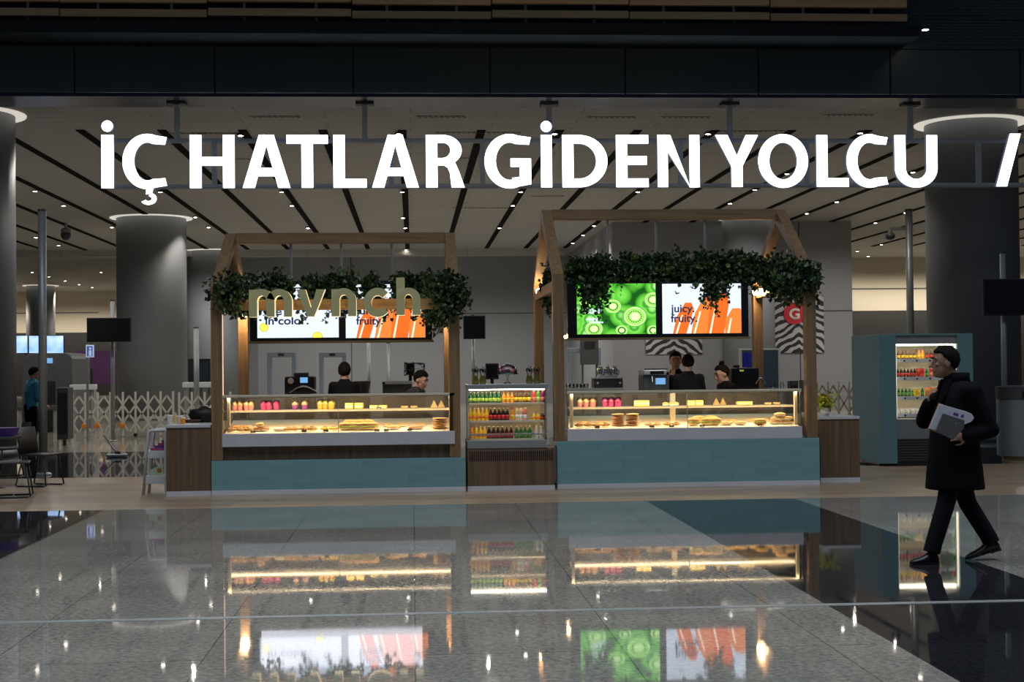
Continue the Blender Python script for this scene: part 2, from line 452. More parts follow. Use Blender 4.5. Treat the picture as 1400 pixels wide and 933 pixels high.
wall('wall_far_left_lower', -60, at(255, 400, YW).x + 3, 95.02, 0, at(90, 455, 95).z, 'black')
struct(MB().box(-60, -59.7, 27, 95, 0, HC), 'wall_left', 'wall_grey'); struct(MB().box(59.7, 60, 27, 69, 0, HC), 'wall_right', 'wall_grey')
# panel joints of the grey walls: thin dark strips standing in for shadow gaps
for x0, x1, y, vs, us in ((xb0, xb1, YB, (428,), (753 + 340,)), (at(255, 400, YW).x, xb0, YW, (428,), (480, 620))):
    for v in vs:
        z = at(760, v, y).z; struct(MB().box(x0, x1, y - .015, y, z - .02, z + .02), 'trim_%d' % k, 'dark_grey'); k += 1
    for u in us:
        x = at(u, 400, y).x; struct(MB().box(x - .02, x + .02, y - .012, y, 0, HC - .02), 'trim_%d' % k, 'dark_grey'); k += 1
for v in (428,):
    z = at(90, v, 95).z; struct(MB().box(-60, -20, 94.97, 95, z - .03, z + .03), 'trim_%d' % k, 'dark_grey'); k += 1
    z = at(1200, 395, 69).z; struct(MB().box(xb1, 60, 68.97, 69, z - .03, z + .03), 'trim_%d' % k, 'dark_grey'); k += 1
z = at(1120, 306, YB).z
# lower ceiling band hung before the back wall
struct(MB().box(at(255, 350, 62).x - 40, xb0 - .5, 62.2, 63.0, HC - .28, HC), 'trim_%d' % k, 'ceiling_panel'); k += 1

# columns
def column(u0, u1, Y, label, ring=True):
    a, b_ = at(u0, 400, Y).x, at(u1, 400, Y).x; r = (b_ - a) / 2; cx = (a + b_) / 2; cy = Y
    t = thing('round_column', label, 'column', (cx, cy, 0))
    MB().lathe((cx, cy, 0), [(r, 0), (r, HC - .001)], 64).build('shaft', 'column_grey', t, smooth=True)
    MB().lathe((cx, cy, 0), [(r + .02, .0), (r + .02, .12)], 64).build('base_ring', 'steel_dull', t, smooth=True)
    if ring:
        MB().lathe((cx, cy, 0), [(r + .004, HC - .03), (r + .2, HC - .03), (r + .21, HC - .005), (r + .004, HC - .005)], 64).build('cove_ring', 'ring_glow', t)
    return cx, cy, r
C1 = column(160, 255, 49, 'tall grey round column behind the left counter, with a glowing ring at its top')
C2 = column(1270, 1390, 30, 'wide dark grey round column behind the tall drinks fridge')
column(-120, 20, 29, 'dark grey round column cut off at the left edge of the photo')
column(256, 330, 63, 'far grey round column half hidden behind the left kiosk frame')
column(36, 75, 88, 'small far round column in front of the cream wall at left')
column(989, 1058, 49.6, 'grey round column standing against the grey wall behind the right kiosk')
# lamps washing two columns
lamp('SPOT', 'column_wash', (C1[0] + 1.8, C1[1] - 2.4, HC - .1), 40, (1, .94, .85), (C1[0] + .7, C1[1] - .6, 3.6), spot_size=radians(60), spot_blend=.9, shadow_soft_size=.08)

# ------------------------------------------------------------------ the long illuminated sign
YS = 27.3
sg = thing('hanging_sign', 'long sign of white lit letters reading ic hatlar giden yolcu on a steel rail frame', 'sign', (2, YS, 5))
zb, ztp = 4.93, 5.93
def sx(u): return at(u, 220, YS).x
ra = MB().tube([(sx(150), YS + .12, fz(191.5, YS, 700)), (sx(1520), YS + .12, fz(191.5, YS, 700))], .045, 8)
ra.build('top_rail', 'rail_grey', sg)
MB().tube([(sx(150), YS + .12, fz(253.5, YS, 700)), (sx(1520), YS + .12, fz(253.5, YS, 700))], .045, 8).build('bottom_rail', 'rail_grey', sg)
for u in (292, 415, 535, 660, 850, 932, 1105, 1341, 1460):
    MB().box(sx(u) - .045, sx(u) + .045, YS + .08, YS + .16, fz(253.5, YS), fz(191.5, YS)).build('rail_post', 'rail_grey', sg)
for u in (241, 499, 752, 1000, 1248, 1490):
    MB().box(sx(u) - .05, sx(u) + .05, YS + .08, YS + .16, fz(191, YS), HC - .06).build('hanger', 'rail_grey', sg)
    MB().box(sx(u) - .17, sx(u) + .17, YS, YS + .24, HC - .1, HC - .06).build('hanger_plate', 'dark_grey', sg)

def arc(cx, cz, rx, rz, a0, a1, n=28): return [(cx + rx * cos(radians(a0 + (a1 - a0) * i / n)), cz + rz * sin(radians(a0 + (a1 - a0) * i / n))) for i in range(n + 1)]
def ringstrip(mb, out, inn, y0, y1):
    """solid band between two matching (x, z) polylines"""
    q = []
    for (ox, oz), (ix, iz) in zip(out, inn):
        q.append([mb.bm.verts.new((x, y, z)) for x, z, y in ((ox, oz, y0), (ox, oz, y1), (ix, iz, y1), (ix, iz, y0))])
    def fa(vs, front):
        f = mb.face(vs)
        if f: f.material_index = 0 if front else 1
    for a, b_ in zip(q, q[1:]):
        fa([a[0], b_[0], b_[3], a[3]], True); fa([a[1], a[2], b_[2], b_[1]], False)
        fa([a[0], a[1], b_[1], b_[0]], False); fa([a[3], b_[3], b_[2], a[2]], False)
    fa(q[0], False); fa(q[-1], False)
def pz(mb, pts, y0, y1):
    a = [mb.bm.verts.new((x, y0, z)) for x, z in pts]; b_ = [mb.bm.verts.new((x, y1, z)) for x, z in pts]
    f = mb.face(a); f.material_index = 0; f = mb.face(b_[::-1]); f.material_index = 1
    for i in range(len(pts)):
        f = mb.face([a[i], b_[i], b_[(i + 1) % len(pts)], a[(i + 1) % len(pts)]]); f.material_index = 1
def glyph(ch, u0, u1):
    """one sign letter; unit cap height, scaled to the photo's left and right edge"""
    x0, x1 = sx(u0), sx(u1); w = (x1 - x0); zt_, zb_ = fz(185.2, YS, 700), fz(256.6, YS, 700); H = zt_ - zb_
    T = .215 * H; t2 = .165 * H       # stem and bar widths
    y0, y1 = YS - .04, YS + .06; mb = MB()
    P = lambda pts: pz(mb, [(x0 + x, zb_ + z) for x, z in pts], y0, y1)
    R_ = lambda o, i: ringstrip(mb, [(x0 + x, zb_ + z) for x, z in o], [(x0 + x, zb_ + z) for x, z in i], y0, y1)
    box = lambda a, b_, c_, d: P([(a, c_), (b_, c_), (b_, d), (a, d)])
    if ch in 'Iİ': box(0, w, 0, H)
    if ch == 'İ': P(arc(w / 2, H * 1.165, .105 * H, .105 * H, 0, 348, 29))
    if ch == 'L': box(0, T, 0, H); box(T, w, 0, t2)
    if ch == 'T': box((w - T) / 2, (w + T) / 2, 0, H - t2); box(0, w, H - t2, H)
    if ch == 'H': box(0, T, 0, H); box(w - T, w, 0, H); box(T, w - T, .42 * H, .42 * H + t2)
    if ch == 'E': box(0, T, 0, H); box(T, w, 0, t2); box(T, w, H - t2, H); box(T, w * .95, .43 * H, .43 * H + t2)
    if ch == 'N':
        box(0, T * .9, 0, H); box(w - T * .9, w, 0, H); P([(T * .9, H), (0, H), (0, H * .99), (w - T * .9, 0), (w, 0), (w - T * .9, T * .05), (T * 1.15, H)])
    if ch == 'A':
        s = T * 1.05; P([(0, 0), (s, 0), (w / 2 + .01 * H, H * .84), (w / 2 + .14 * H, H), (w / 2 - .14 * H, H)])
        P([(w, 0), (w - s, 0), (w / 2 - .01 * H, H * .84), (w / 2 - .14 * H, H), (w / 2 + .14 * H, H)])
        P([(w * .27, .22 * H), (w * .73, .22 * H), (w * .66, .22 * H + t2 * .95), (w * .34, .22 * H + t2 * .95)])
    if ch == 'Y':
        box((w - T) / 2, (w + T) / 2, 0, .42 * H); s = T * 1.12
        P([(0, H), (s, H), (w / 2 + .01 * H, .58 * H), (w / 2 + T / 2, .42 * H), (w / 2 - T / 2, .4 * H)])
        P([(w, H), (w - s, H), (w / 2 - .01 * H, .58 * H), (w / 2 - T / 2, .42 * H), (w / 2 + T / 2, .4 * H)])
    if ch == '/': P([(0, 0), (T, 0), (w, 1.03 * H), (w - T, 1.03 * H)])
    rz = H / 2 + .02 * H
    if ch == 'O': R_(arc(w / 2, H / 2, w / 2, rz, 0, 360, 48), arc(w / 2, H / 2, w / 2 - T, rz - t2 * .98, 0, 360, 48))
    if ch in 'CÇG':
        cx = w * .56 if ch != 'G' else w * .54; e0 = 70
        R_(arc(cx, H / 2, cx, rz, e0, 360 - 70, 40), arc(cx, H / 2, cx - T, rz - t2 * .98, e0 - 2, 360 - 68, 40))
        # flared ends reaching the right edge
        for sgn in ((1, -1) if ch != 'G' else (1,)):
            c_ = H / 2; a = radians(e0)
            ox, oz = cx + cx * cos(a), rz * sin(a); ix, iz = cx + (cx - T) * cos(radians(e0 - 2)), (rz - t2 * .98) * sin(radians(e0 - 2))
            P([(ox, c_ + sgn * oz), (w, c_ + sgn * .455 * H), (w * .96, c_ + sgn * .315 * H), (ix, c_ + sgn * iz)])
        if ch == 'G':
            a = radians(290); ox, oz = cx + cx * cos(a), H / 2 + rz * sin(a)
            box(w - T, w, .06 * H, .55 * H); box(w * .56, w - T, .55 * H - t2 * .95, .55 * H)
            P([(ox - .02 * H, oz), (w, .06 * H), (w - T, .2 * H), (ox - .12 * H, oz + t2 * 1.02)])
        if ch == 'Ç':
            q = arc(w * .58, -.2 * H, .15 * H, .115 * H, 80, -150, 18); q2 = arc(w * .58, -.2 * H, .06 * H, .045 * H, 80, -150, 18)
            R_(q, q2); P([(w * .54, .02 * H), (w * .70, .02 * H), (w * .66, -.1 * H), (w * .52, -.12 * H)])
    if ch == 'D':
        box(0, T, 0, H); rr = H / 2; m_ = w * .38
        o = [(T, H)] + [(m_, H)] + arc(m_, rr, w - m_, rr, 88, -88, 30) + [(m_, 0), (T, 0)]
        i_ = [(T, H - t2)] + [(m_, H - t2)] + arc(m_, rr, w - m_ - T, rr - t2, 88, -88, 30) + [(m_, t2), (T, t2)]
        R_(o, i_)
    if ch == 'R':
        box(0, T, 0, H); m_ = w * .45; zc = H * .71; rr = H * .29
        R_([(T, H), (m_, H)] + arc(m_, zc, w * .93 - m_, rr, 88, -88, 24) + [(m_, zc - rr), (T, zc - rr)],
           [(T, H - t2 * .9), (m_, H - t2 * .9)] + arc(m_, zc, w * .93 - m_ - T, rr - t2 * .9, 88, -88, 24) + [(m_, zc - rr + t2 * .85), (T, zc - rr + t2 * .85)])
        P([(w * .42, .44 * H), (w * .5, .57 * H), (w * .74, .5 * H), (w * .86, .3 * H), (w, 0), (w - T * 1.15, 0), (w * .62, .28 * H), (w * .56, .38 * H)])
    if ch == 'U':
        zc = .36 * H; box(0, T, zc, H); box(w - T, w, zc, H)
        R_(arc(w / 2, zc, w / 2, zc + .02 * H, 180, 360, 30), arc(w / 2, zc, w / 2 - T, zc + .02 * H - t2, 180, 360, 30))
    return mb.build('letter', ['sign_face', 'sign_side'], sg, fixn=False)
for ch, a, b_ in (('İ', 139.2, 155.8), ('Ç', 168, 228.6), ('H', 260, 321), ('A', 332, 397), ('T', 392, 448.5), ('L', 456, 501), ('A', 508.7, 572.4), ('R', 582.4, 634.8), ('G', 662.3, 725.7), ('İ', 739.4, 754.3),
                  ('D', 768.5, 830), ('E', 842, 886), ('N', 898.8, 955.8), ('Y', 977.6, 1036), ('O', 1036, 1104), ('L', 1115.7, 1159.3), ('C', 1156.5, 1213), ('U', 1222.4, 1280.6), ('/', 1360.5, 1394.8)):
    glyph(ch, a, b_)
# ------------------------------------------------------------------ kiosk materials
def tilemat(name, col, bw, rh):
    M, n, L, b = nodes(name)
    tc = n.new('ShaderNodeTexCoord'); mp = n.new('ShaderNodeMapping'); mp.inputs['Rotation'].default_value = (radians(90), 0, 0); L.new(tc.outputs['Object'], mp.inputs[0])
    br = n.new('ShaderNodeTexBrick'); br.offset = 0; br.inputs['Scale'].default_value = 1; br.inputs['Brick Width'].default_value = bw; br.inputs['Row Height'].default_value = rh
    br.inputs['Mortar Size'].default_value = .002; br.inputs['Color1'].default_value = (*[c * .95 for c in col], 1); br.inputs['Color2'].default_value = (*[c * 1.04 for c in col], 1)
    br.inputs['Mortar'].default_value = (*[c * .8 for c in col], 1); L.new(mp.outputs[0], br.inputs['Vector']); L.new(br.outputs['Color'], b.inputs['Base Color'])
    b.inputs['Roughness'].default_value = .16
tilemat('teal_tile', (.19, .375, .415), .3, .075)
mat('teal_panel', (.14, .28, .31), .4)
mat('marble', (.58, .60, .65), .25, noise=(5, .12))
mat('deck_white', (.9, .83, .7), .4)
mat('shelf_glass', (.9, .85, .75), .2)
glass('case_glass', (.97, .98, .98), .9)
glass('teal_glass', (.75, .93, .93), 1.2)
glass('clear_plastic', (.93, .93, .93), 1.3)
mat('back_panel', (.10, .085, .08), .25)
mat('bread', (.62, .36, .13), .6, noise=(30, .3)); mat('bread_pale', (.75, .55, .28), .65, noise=(30, .2)); mat('crust', (.4, .17, .05), .5, noise=(25, .4))
mat('pink_cream', (.85, .3, .28), .5); mat('magenta_cream', (.6, .06, .22), .45); mat('orange_cream', (.9, .5, .08), .5); mat('peach_cream', (.95, .62, .3), .5); mat('purple_cream', (.35, .07, .3), .5)
mat('yellow_cake', (.9, .66, .16), .6, noise=(40, .2)); mat('cake_white', (.9, .84, .7), .5); mat('choc', (.09, .035, .02), .4); mat('lettuce', (.35, .55, .08), .5, noise=(20, .3)); mat('ham', (.75, .35, .25), .5)
mat('cup_body', (.8, .72, .6), .3)
for nm, c in dict(green_bottle=(.02, .14, .04), lime_label=(.55, .75, .12), orange_juice=(.9, .32, .02), yellow_juice=(.95, .6, .04), cola=(.035, .012, .01), red_label=(.65, .03, .03), pale_juice=(.75, .62, .38), pink_juice=(.8, .22, .22), purple_bottle=(.25, .02, .14), water=(.6, .65, .6), yellow_label=(.95, .68, .03), white_label=(.85, .85, .8), brown_glass=(.12, .05, .015), red_cap=(.6, .03, .03), tub_red=(.75, .05, .04), tub_yellow=(.95, .6, .02), tub_orange=(.9, .3, .03), tub_green=(.12, .4, .05), milk=(.8, .8, .78)).items(): mat(nm, c, .22)
mat('white_cap', (.8, .8, .78), .4)

YF1 = 19.2
def Zk(v, Y=YF1, u=600): return at(u, v, Y).z
def Xk(u, Y=YF1, v=560): return at(u, v, Y).x

# --- left kiosk ------------------------------------------------------------
def body(u0, u1, vtop, yf, label, wood_band=None):
    """tiled service counter: teal front on a white plinth"""
    x0, x1 = Xk(u0, yf, 650), Xk(u1, yf, 650); zt = vtop
    t = thing('service_counter', label, 'counter', ((x0 + x1) / 2, yf + .6, 0))
    MB().box(x0, x1, yf, yf + 1.15, .065, zt).build('front_panel', 'teal_tile', t, bevel=.004)
    MB().box(x0 + .0, x1 - .0, yf - .005, yf + 1.15, 0, .065).build('plinth', 'white_plinth', t, bevel=.003)
    return t, x0, x1
zt1 = at(460, 628.5, YF1).z
b1, X0, X1 = body(289, 636.5, zt1, YF1, 'low teal tiled service counter of the left kiosk with a walnut band on top')
xc0, xc1 = Xk(303), Xk(622)
zb1 = at(460, 609.5, YF1).z
MB().box(xc0 + .0, xc1 - .0, YF1 + .1, YF1 + 1.1, zt1, zb1).build('walnut_band', 'walnut', b1)
YF2 = 19.35
zt2 = at(940, 601.5, YF2).z
b2, X2, X3 = body(762, 1121, zt2, YF2, 'taller teal tiled service counter of the right kiosk')

def timber_frame(xl, xr, yf, yb, zeave, zridge, zfl, zfr, label, front_beam=None):
    t = thing('timber_frame', label, 'frame', ((xl + xr) / 2, yf, zfl)); ym = (yf + yb) / 2; w = .145
    for x, s in ((xl, 1), (xr, -1)):
        xa, xb = (x, x + w) if s > 0 else (x - w, x); xm = (xa + xb) / 2
        MB().box(xa, xb, yf, yf + .14, zfl, zeave).build('front_post', 'oak', t, bevel=.004)
        MB().box(xa, xb, yb - .14, yb, 0, zeave).build('rear_post', 'oak', t, bevel=.004)
        # rafters as gable prisms
        h = .16
        pf = [(yf, zeave), (yf + .14, zeave), (ym + .0, zridge - .17), (ym, zridge)]
        MB().prismx([(yf, zeave), (yf + .15, zeave - .0), (ym, zridge - .2), (ym, zridge)], xa, xb).build('front_rafter', 'oak', t, bevel=.003)
        MB().prismx([(yb, zeave), (yb - .15, zeave - .0), (ym, zridge - .2), (ym, zridge)], xa, xb).build('rear_rafter', 'oak', t, bevel=.003)
        MB().box(xm - .05, xm + .05, yf + .14, yb - .14, zeave - .22, zeave - .08).build('side_beam', 'oak', t, bevel=.003)
    MB().box(xl + w, xr - w, ym - .07, ym + .07, zridge - .15, zridge).build('ridge_beam', 'oak_long', t, bevel=.003)
    if front_beam: MB().box(xl + w, xr - w, yf + .04, yf + .1, *front_beam).build('front_beam', 'oak_long', t, bevel=.003)
    return t
YB1 = 22.35
ze1 = at(460, 390, YF1).z; zr1 = at(460, 319, 20.8).z
K1 = timber_frame(Xk(288.5), Xk(629.5), YF1 + .02, YB1, ze1, zr1, zt1, zt1, 'house shaped oak frame of the left kiosk carrying letters and ivy', (at(460, 423.5, YF1).z, at(460, 409, YF1).z))
ze2 = at(940, 373, YF2).z; zr2 = at(900, 286.5, 20.9).z
K2 = timber_frame(Xk(757.5, YF2), Xk(1118, YF2), YF2 + .02, YB1 + .15, ze2, zr2, zt2, zt2, 'taller house shaped oak frame of the right kiosk with ivy')
# warm globe bulbs on the posts and their light
def bulb(x, y, z, label, e=22, r=.05):
    t = thing('wall_bulb', label, 'lamp', (x, y, z))
    MB().ell((x, y, z), (r, r, r)).build('globe', 'bulb', t, smooth=True)
    MB().tube([(x, y + r * .7, z), (x, y + r + .09, z)], .02, 10).build('holder', 'black', t)
    lamp('POINT', 'bulb_light', (x, y - .14, z), e, (1, .62, .3), shadow_soft_size=.05)
yb = YB1 - .14 - .15
for u, v, l, yy in ((333, 431, 'warm globe bulb half hidden by ivy on the left kiosk rear left post', yb), (621, 436, 'warm globe bulb on the left kiosk rear right post', yb),
                (737, 399, 'glowing warm globe bulb on the right kiosk rear left post', yb + .15), (1033, 399.5, 'glowing warm globe bulb on the right kiosk rear right post below ivy', yb + .15)):
    p = at(u, v, yy); bulb(p.x, yy, p.z, l)
p = at(773.5, 461, 20.6)
bulb(p.x, 20.6, p.z, 'tiny warm bulb beside the left edge of the kiwi screen', 5, .025)
# led lines down the inner posts
for u, Y, l in ((299.5, YF1, 'thin lit led strip down the inner edge of the left kiosk front left post'),):
    x = Xk(303.5); tag(MB().box(x, x + .012, YF1 + .05, YF1 + .07, Zk(540), Zk(428)).build('led_strip', 'led_pink'), l, 'light strip')

# --- display screens ---------------------------------------------------------
mat('screen_black', (.008, .008, .012), .3)
def em(name, col, k=1.6): return mat(name, (0, 0, 0), .3, emit=k, ecol=col)
em('px_white', (.74, .84, 1.0), 1.25); em('px_orange', (1, .17, .02), 1.1); em('px_orange2', (1, .25, .045), 1.15); em('px_pale', (1, .66, .5), 1.7); em('px_dark', (.02, .025, .07), 1); em('px_yellow', (.95, .85, .08), 1.6)
em('px_green', (.10, .55, .04), 1.2); em('px_green2', (.3, .8, .12), 1.5); em('px_green3', (.6, .95, .35), 1.6); em('px_seed', (.01, .12, .02), .6); em('px_gold', (.7, .6, .1), 1.2)
def kiwimat():
    M = mat('px_kiwi', (0, 0, 0), .3, emit=1.25, ecol=(.2, .7, .08)); n, L = M.node_tree.nodes, M.node_tree.links; b = n['Principled BSDF']
    tc = n.new('ShaderNodeTexCoord'); v = n.new('ShaderNodeTexVoronoi'); v.inputs['Scale'].default_value = 4.2; L.new(tc.outputs['Object'], v.inputs['Vector'])
    r = ramp(n, L, v.outputs['Distance'], [(0, (.75, 1, .6)), (.18, (.35, .85, .2)), (.32, (.03, .28, .03)), (.42, (.2, .72, .08)), (.62, (.08, .45, .03)), (.75, (.01, .10, .01))])
    L.new(r.outputs[0], b.inputs['Emission Color'])
kiwimat()
def screen_box(u0, u1, vt, vb, Y, label, panels, extra):
    x0, x1 = at(u0, vb, Y).x, at(u1, vb, Y).x; z0, z1 = at((u0 + u1) / 2, vb, Y).z, at((u0 + u1) / 2, vt, Y).z
    t = thing('menu_screen', label, 'screen', ((x0 + x1) / 2, Y, z0))
    MB().box(x0, x1, Y, Y + .14, z0, z1).build('casing', 'screen_black', t, bevel=.004)
    MB().box(x0 - .02, x1 + .02, Y - .01, Y + .16, z0 - .03, z0).build('timber_ledge', 'oak_long', t)
    return t, z0, z1
YD = 20.35
def pxl(mb, u, v, y): p = at(u, v, y); return (p.x, p.z)
def clip_poly(pts, zlo, zhi, xlo, xhi):
    def cut(P, ins, inter):
        out = []
        for i in range(len(P)):
            a, b_ = P[i - 1], P[i]
            if ins(b_):
                if not ins(a): out.append(inter(a, b_))
                out.append(b_)
            elif ins(a): out.append(inter(a, b_))
        return out
    for k, lim, sg_ in ((1, zlo, 1), (1, zhi, -1), (0, xlo, 1), (0, xhi, -1)):
        if not pts: return pts
        def inter(a, b_, k=k, lim=lim):
            t = (lim - a[k]) / (b_[k] - a[k]); return tuple(a[j] + (b_[j] - a[j]) * t for j in (0, 1))
        pts = cut(pts, lambda p: sg_ * (p[k] - lim) >= -1e-9, inter)
    return pts
def disc(cx, cz, r, rz=None, n=28): return [(cx + r * cos(2 * pi * i / n), cz + (rz or r) * sin(2 * pi * i / n)) for i in range(n)]
def flat(t, name, pts, m, y, box=None, th=.002):
    if box: pts = clip_poly(pts, box[2], box[3], box[0], box[1])
    if len(pts) < 3: return
    return MB().prism(pts, y - th, y).build(name, m, t)
# left kiosk: two pictures in one casing
t1, z0, z1 = screen_box(341.7, 591, 384, 466, YD, 'twin menu screen under the ivy of the left kiosk, white and orange pictures', None, None)
def picture(t, u0, u1, vt, vb, m, name='picture'):
    a, b_ = at(u0, vb, YD), at(u1, vt, YD); zlo = at((u0 + u1) / 2, vb, YD).z; zhi = at((u0 + u1) / 2, vt, YD).z
    flat(t, name, [(a.x, zlo), (b_.x, zlo), (b_.x, zhi), (a.x, zhi)], m, YD); return (a.x, b_.x, zlo, zhi)
B = picture(t1, 352, 462.6, 389, 462, 'px_white')
for u, v, r in ((361, 448, 6.2), (434, 461, 7.2)):
    x, z = pxl(None, u, v, YD); flat(t1, 'lemon', disc(x, z, r / 98), 'px_gold', YD - .002, B); flat(t1, 'lemon_flesh', disc(x, z, (r - 1.6) / 98), 'px_yellow', YD - .004, B)
def ptext(t, s, u, v, hpx, wpx, m='px_dark', bold=.022):
    x, z = pxl(None, u, v, YD); text_mesh(s, x, YD - .008, z, hpx / 98, m, t, w=wpx / 98, bold=bold)
ptext(t1, 'in color.', 363, 444, 15, 58)
ptext(t1, 'life', 363, 431, 15, 22)
def carrots(t, B, dx, cols=('px_orange', 'px_orange2')):
    x0, x1, zl, zh = B; w = x1 - x0; h = zh - zl
    for i, (a, wd, top, lean) in enumerate(((.13, .17, .62, .10), (.36, .2, .74, .10), (.56, .22, .80, .07), (.79, .22, .5, .02))):
        pts = [(x0 + w * a, zl), (x0 + w * (a + wd), zl), (x0 + w * (a + wd + lean), zl + h * top * .8), (x0 + w * (a + wd * .8 + lean), zl + h * top), (x0 + w * (a + wd * .35 + lean), zl + h * top), (x0 + w * (a + lean * .5), zl + h * top * .55)]
        flat(t, 'orange_slice', pts, cols[i % 2], YD - .002 - .0005 * i, B)
        flat(t, 'slice_edge', [(pts[0][0] + w * .03, zl), (pts[0][0] + w * .055, zl), (pts[5][0] + w * .08, zl + h * top * .6), (pts[5][0] + w * .06, zl + h * top * .6)], 'px_pale', YD - .0045, B)
B = picture(t1, 472.9, 580.9, 389, 462, 'px_white'); carrots(t1, B, 0)
ptext(t1, 'fruity.', 487, 444, 15, 36); ptext(t1, 'juicy.', 487, 430, 15, 34)
t2, z0, z1 = screen_box(776, 1023.7, 386, 461.5, YD, 'twin menu screen under the ivy of the right kiosk, green kiwi and orange pictures', None, None)
B = picture(t2, 789, 896, 388, 457, 'px_kiwi')
for u, v, r in ((868, 433, 17), (838, 419, 12), (812, 450, 13), (893, 410, 13), (850, 452, 9), (801, 412, 10), (893, 452, 9)):
    x, z = pxl(None, u, v, YD)
    for j, (k_, m_) in enumerate(((1, 'px_green'), (.9, 'px_green3'), (.8, 'px_green2'), (.4, 'px_green3'))):
        flat(t2, 'kiwi_slice', disc(x, z, r * k_ / 98, r * k_ * .85 / 98), m_, YD - .002 - .0008 * j, B, .001)
    mb = MB()
    for i in range(18):
        a = 2 * pi * i / 18; sx_, sz_ = x + cos(a) * r * .52 / 98, z + sin(a) * r * .44 / 98
        if B[0] + .01 < sx_ < B[1] - .01 and B[2] + .01 < sz_ < B[3] - .01: mb.box(sx_ - .008, sx_ + .008, YD - .0065, YD - .0055, sz_ - .008, sz_ + .008)
    if len(mb.bm.verts): mb.build('seeds', 'px_seed', t2)
ptext(t2, 'etc.', 801, 442, 14, 24, 'px_white', .03); ptext(t2, 'cool', 799, 429, 14, 24, 'px_white', .03)
B = picture(t2, 906, 1012.8, 388, 456, 'px_white'); carrots(t2, B, 0)
ptext(t2, 'fruity.', 917, 440.5, 15, 37); ptext(t2, 'juicy.', 917, 427, 15, 33)
lamp('AREA', 'screen_glow', (-1, YD - .1, 2.2), 5, (.9, .9, 1), (-1, 15, 1.2), shape='RECTANGLE', size=2.2, size_y=.5)
for x_ in (-1.9, -1.0, -.1, 2.4, 3.5, 4.5): lamp('SPOT', 'kiosk_spot', (x_, YD + .07, 1.95), 9, (1, .85, .68), (x_, YD + .5, 0), spot_size=radians(110), spot_blend=.7, shadow_soft_size=.02)
# rods hanging each casing and its planting trough from the ridge
def trough(us, v0, zr, ymid, x0, x1, z, label):
    t = thing('planter_trough', label, 'planter', ((x0 + x1) / 2, ymid, z))
    MB().box(x0, x1, ymid - .09, ymid + .09, z, z + .1).build('trough', 'dark_grey', t)
    for u in us:
        x = at(u, 340, ymid).x; MB().tube([(x, ymid, z + .1), (x, ymid, zr - .15)], .018, 8).build('rod', 'steel', t)
YM1 = (YF1 + .02 + YB1) / 2; YM2 = (YF2 + .02 + YB1 + .15) / 2
zg1 = at(470, 392, YM1).z; zg2 = at(900, 386, YM2).z
trough((397.8, 466.4, 535.3), 0, zr1, YM1, Xk(303, YM1), Xk(616, YM1), zg1 - .05, 'dark planting trough hung on three rods from the left kiosk ridge')
trough((830.8, 897, 963.9), 0, zr2, YM2, Xk(775, YM2), Xk(1052, YM2), zg2, 'dark planting trough hung on three rods from the right kiosk ridge')

# --- ivy ---------------------------------------------------------------------
def leafmat():
    M, n, L, b = nodes('ivy'); g = n.new('ShaderNodeNewGeometry')
    r = ramp(n, L, g.outputs['Random Per Island'], [(0, (.006, .02, .008)), (.5, (.013, .042, .012)), (.85, (.03, .08, .016)), (1, (.10, .15, .02))])
    L.new(r.outputs[0], b.inputs['Base Color']); b.inputs['Roughness'].default_value = .42
    b.inputs['Transmission Weight'].default_value = 0
leafmat(); mat('stem', (.06, .05, .02), .7)
def leaf(mb, c, s, rnd):
    d = Vector((rnd.uniform(-1, 1), rnd.uniform(-1, 1), rnd.uniform(-1.3, .5))).normalized(); a = d.cross(Vector((rnd.uniform(-1, 1), rnd.uniform(-1, 1), rnd.uniform(-1, 1)))).normalized(); nrm = d.cross(a) * .22
    P = [(0, 0, 0), (.2, .5, 1), (.62, .38, .8), (1, 0, 0), (.62, -.38, .8), (.2, -.5, 1)]
    v = [mb.bm.verts.new(c + d * (x * s) + a * (y * s) + nrm * (z * s)) for x, y, z in P]
    mb.face([v[0], v[1], v[2], v[3]]); mb.face([v[0], v[3], v[4], v[5]])
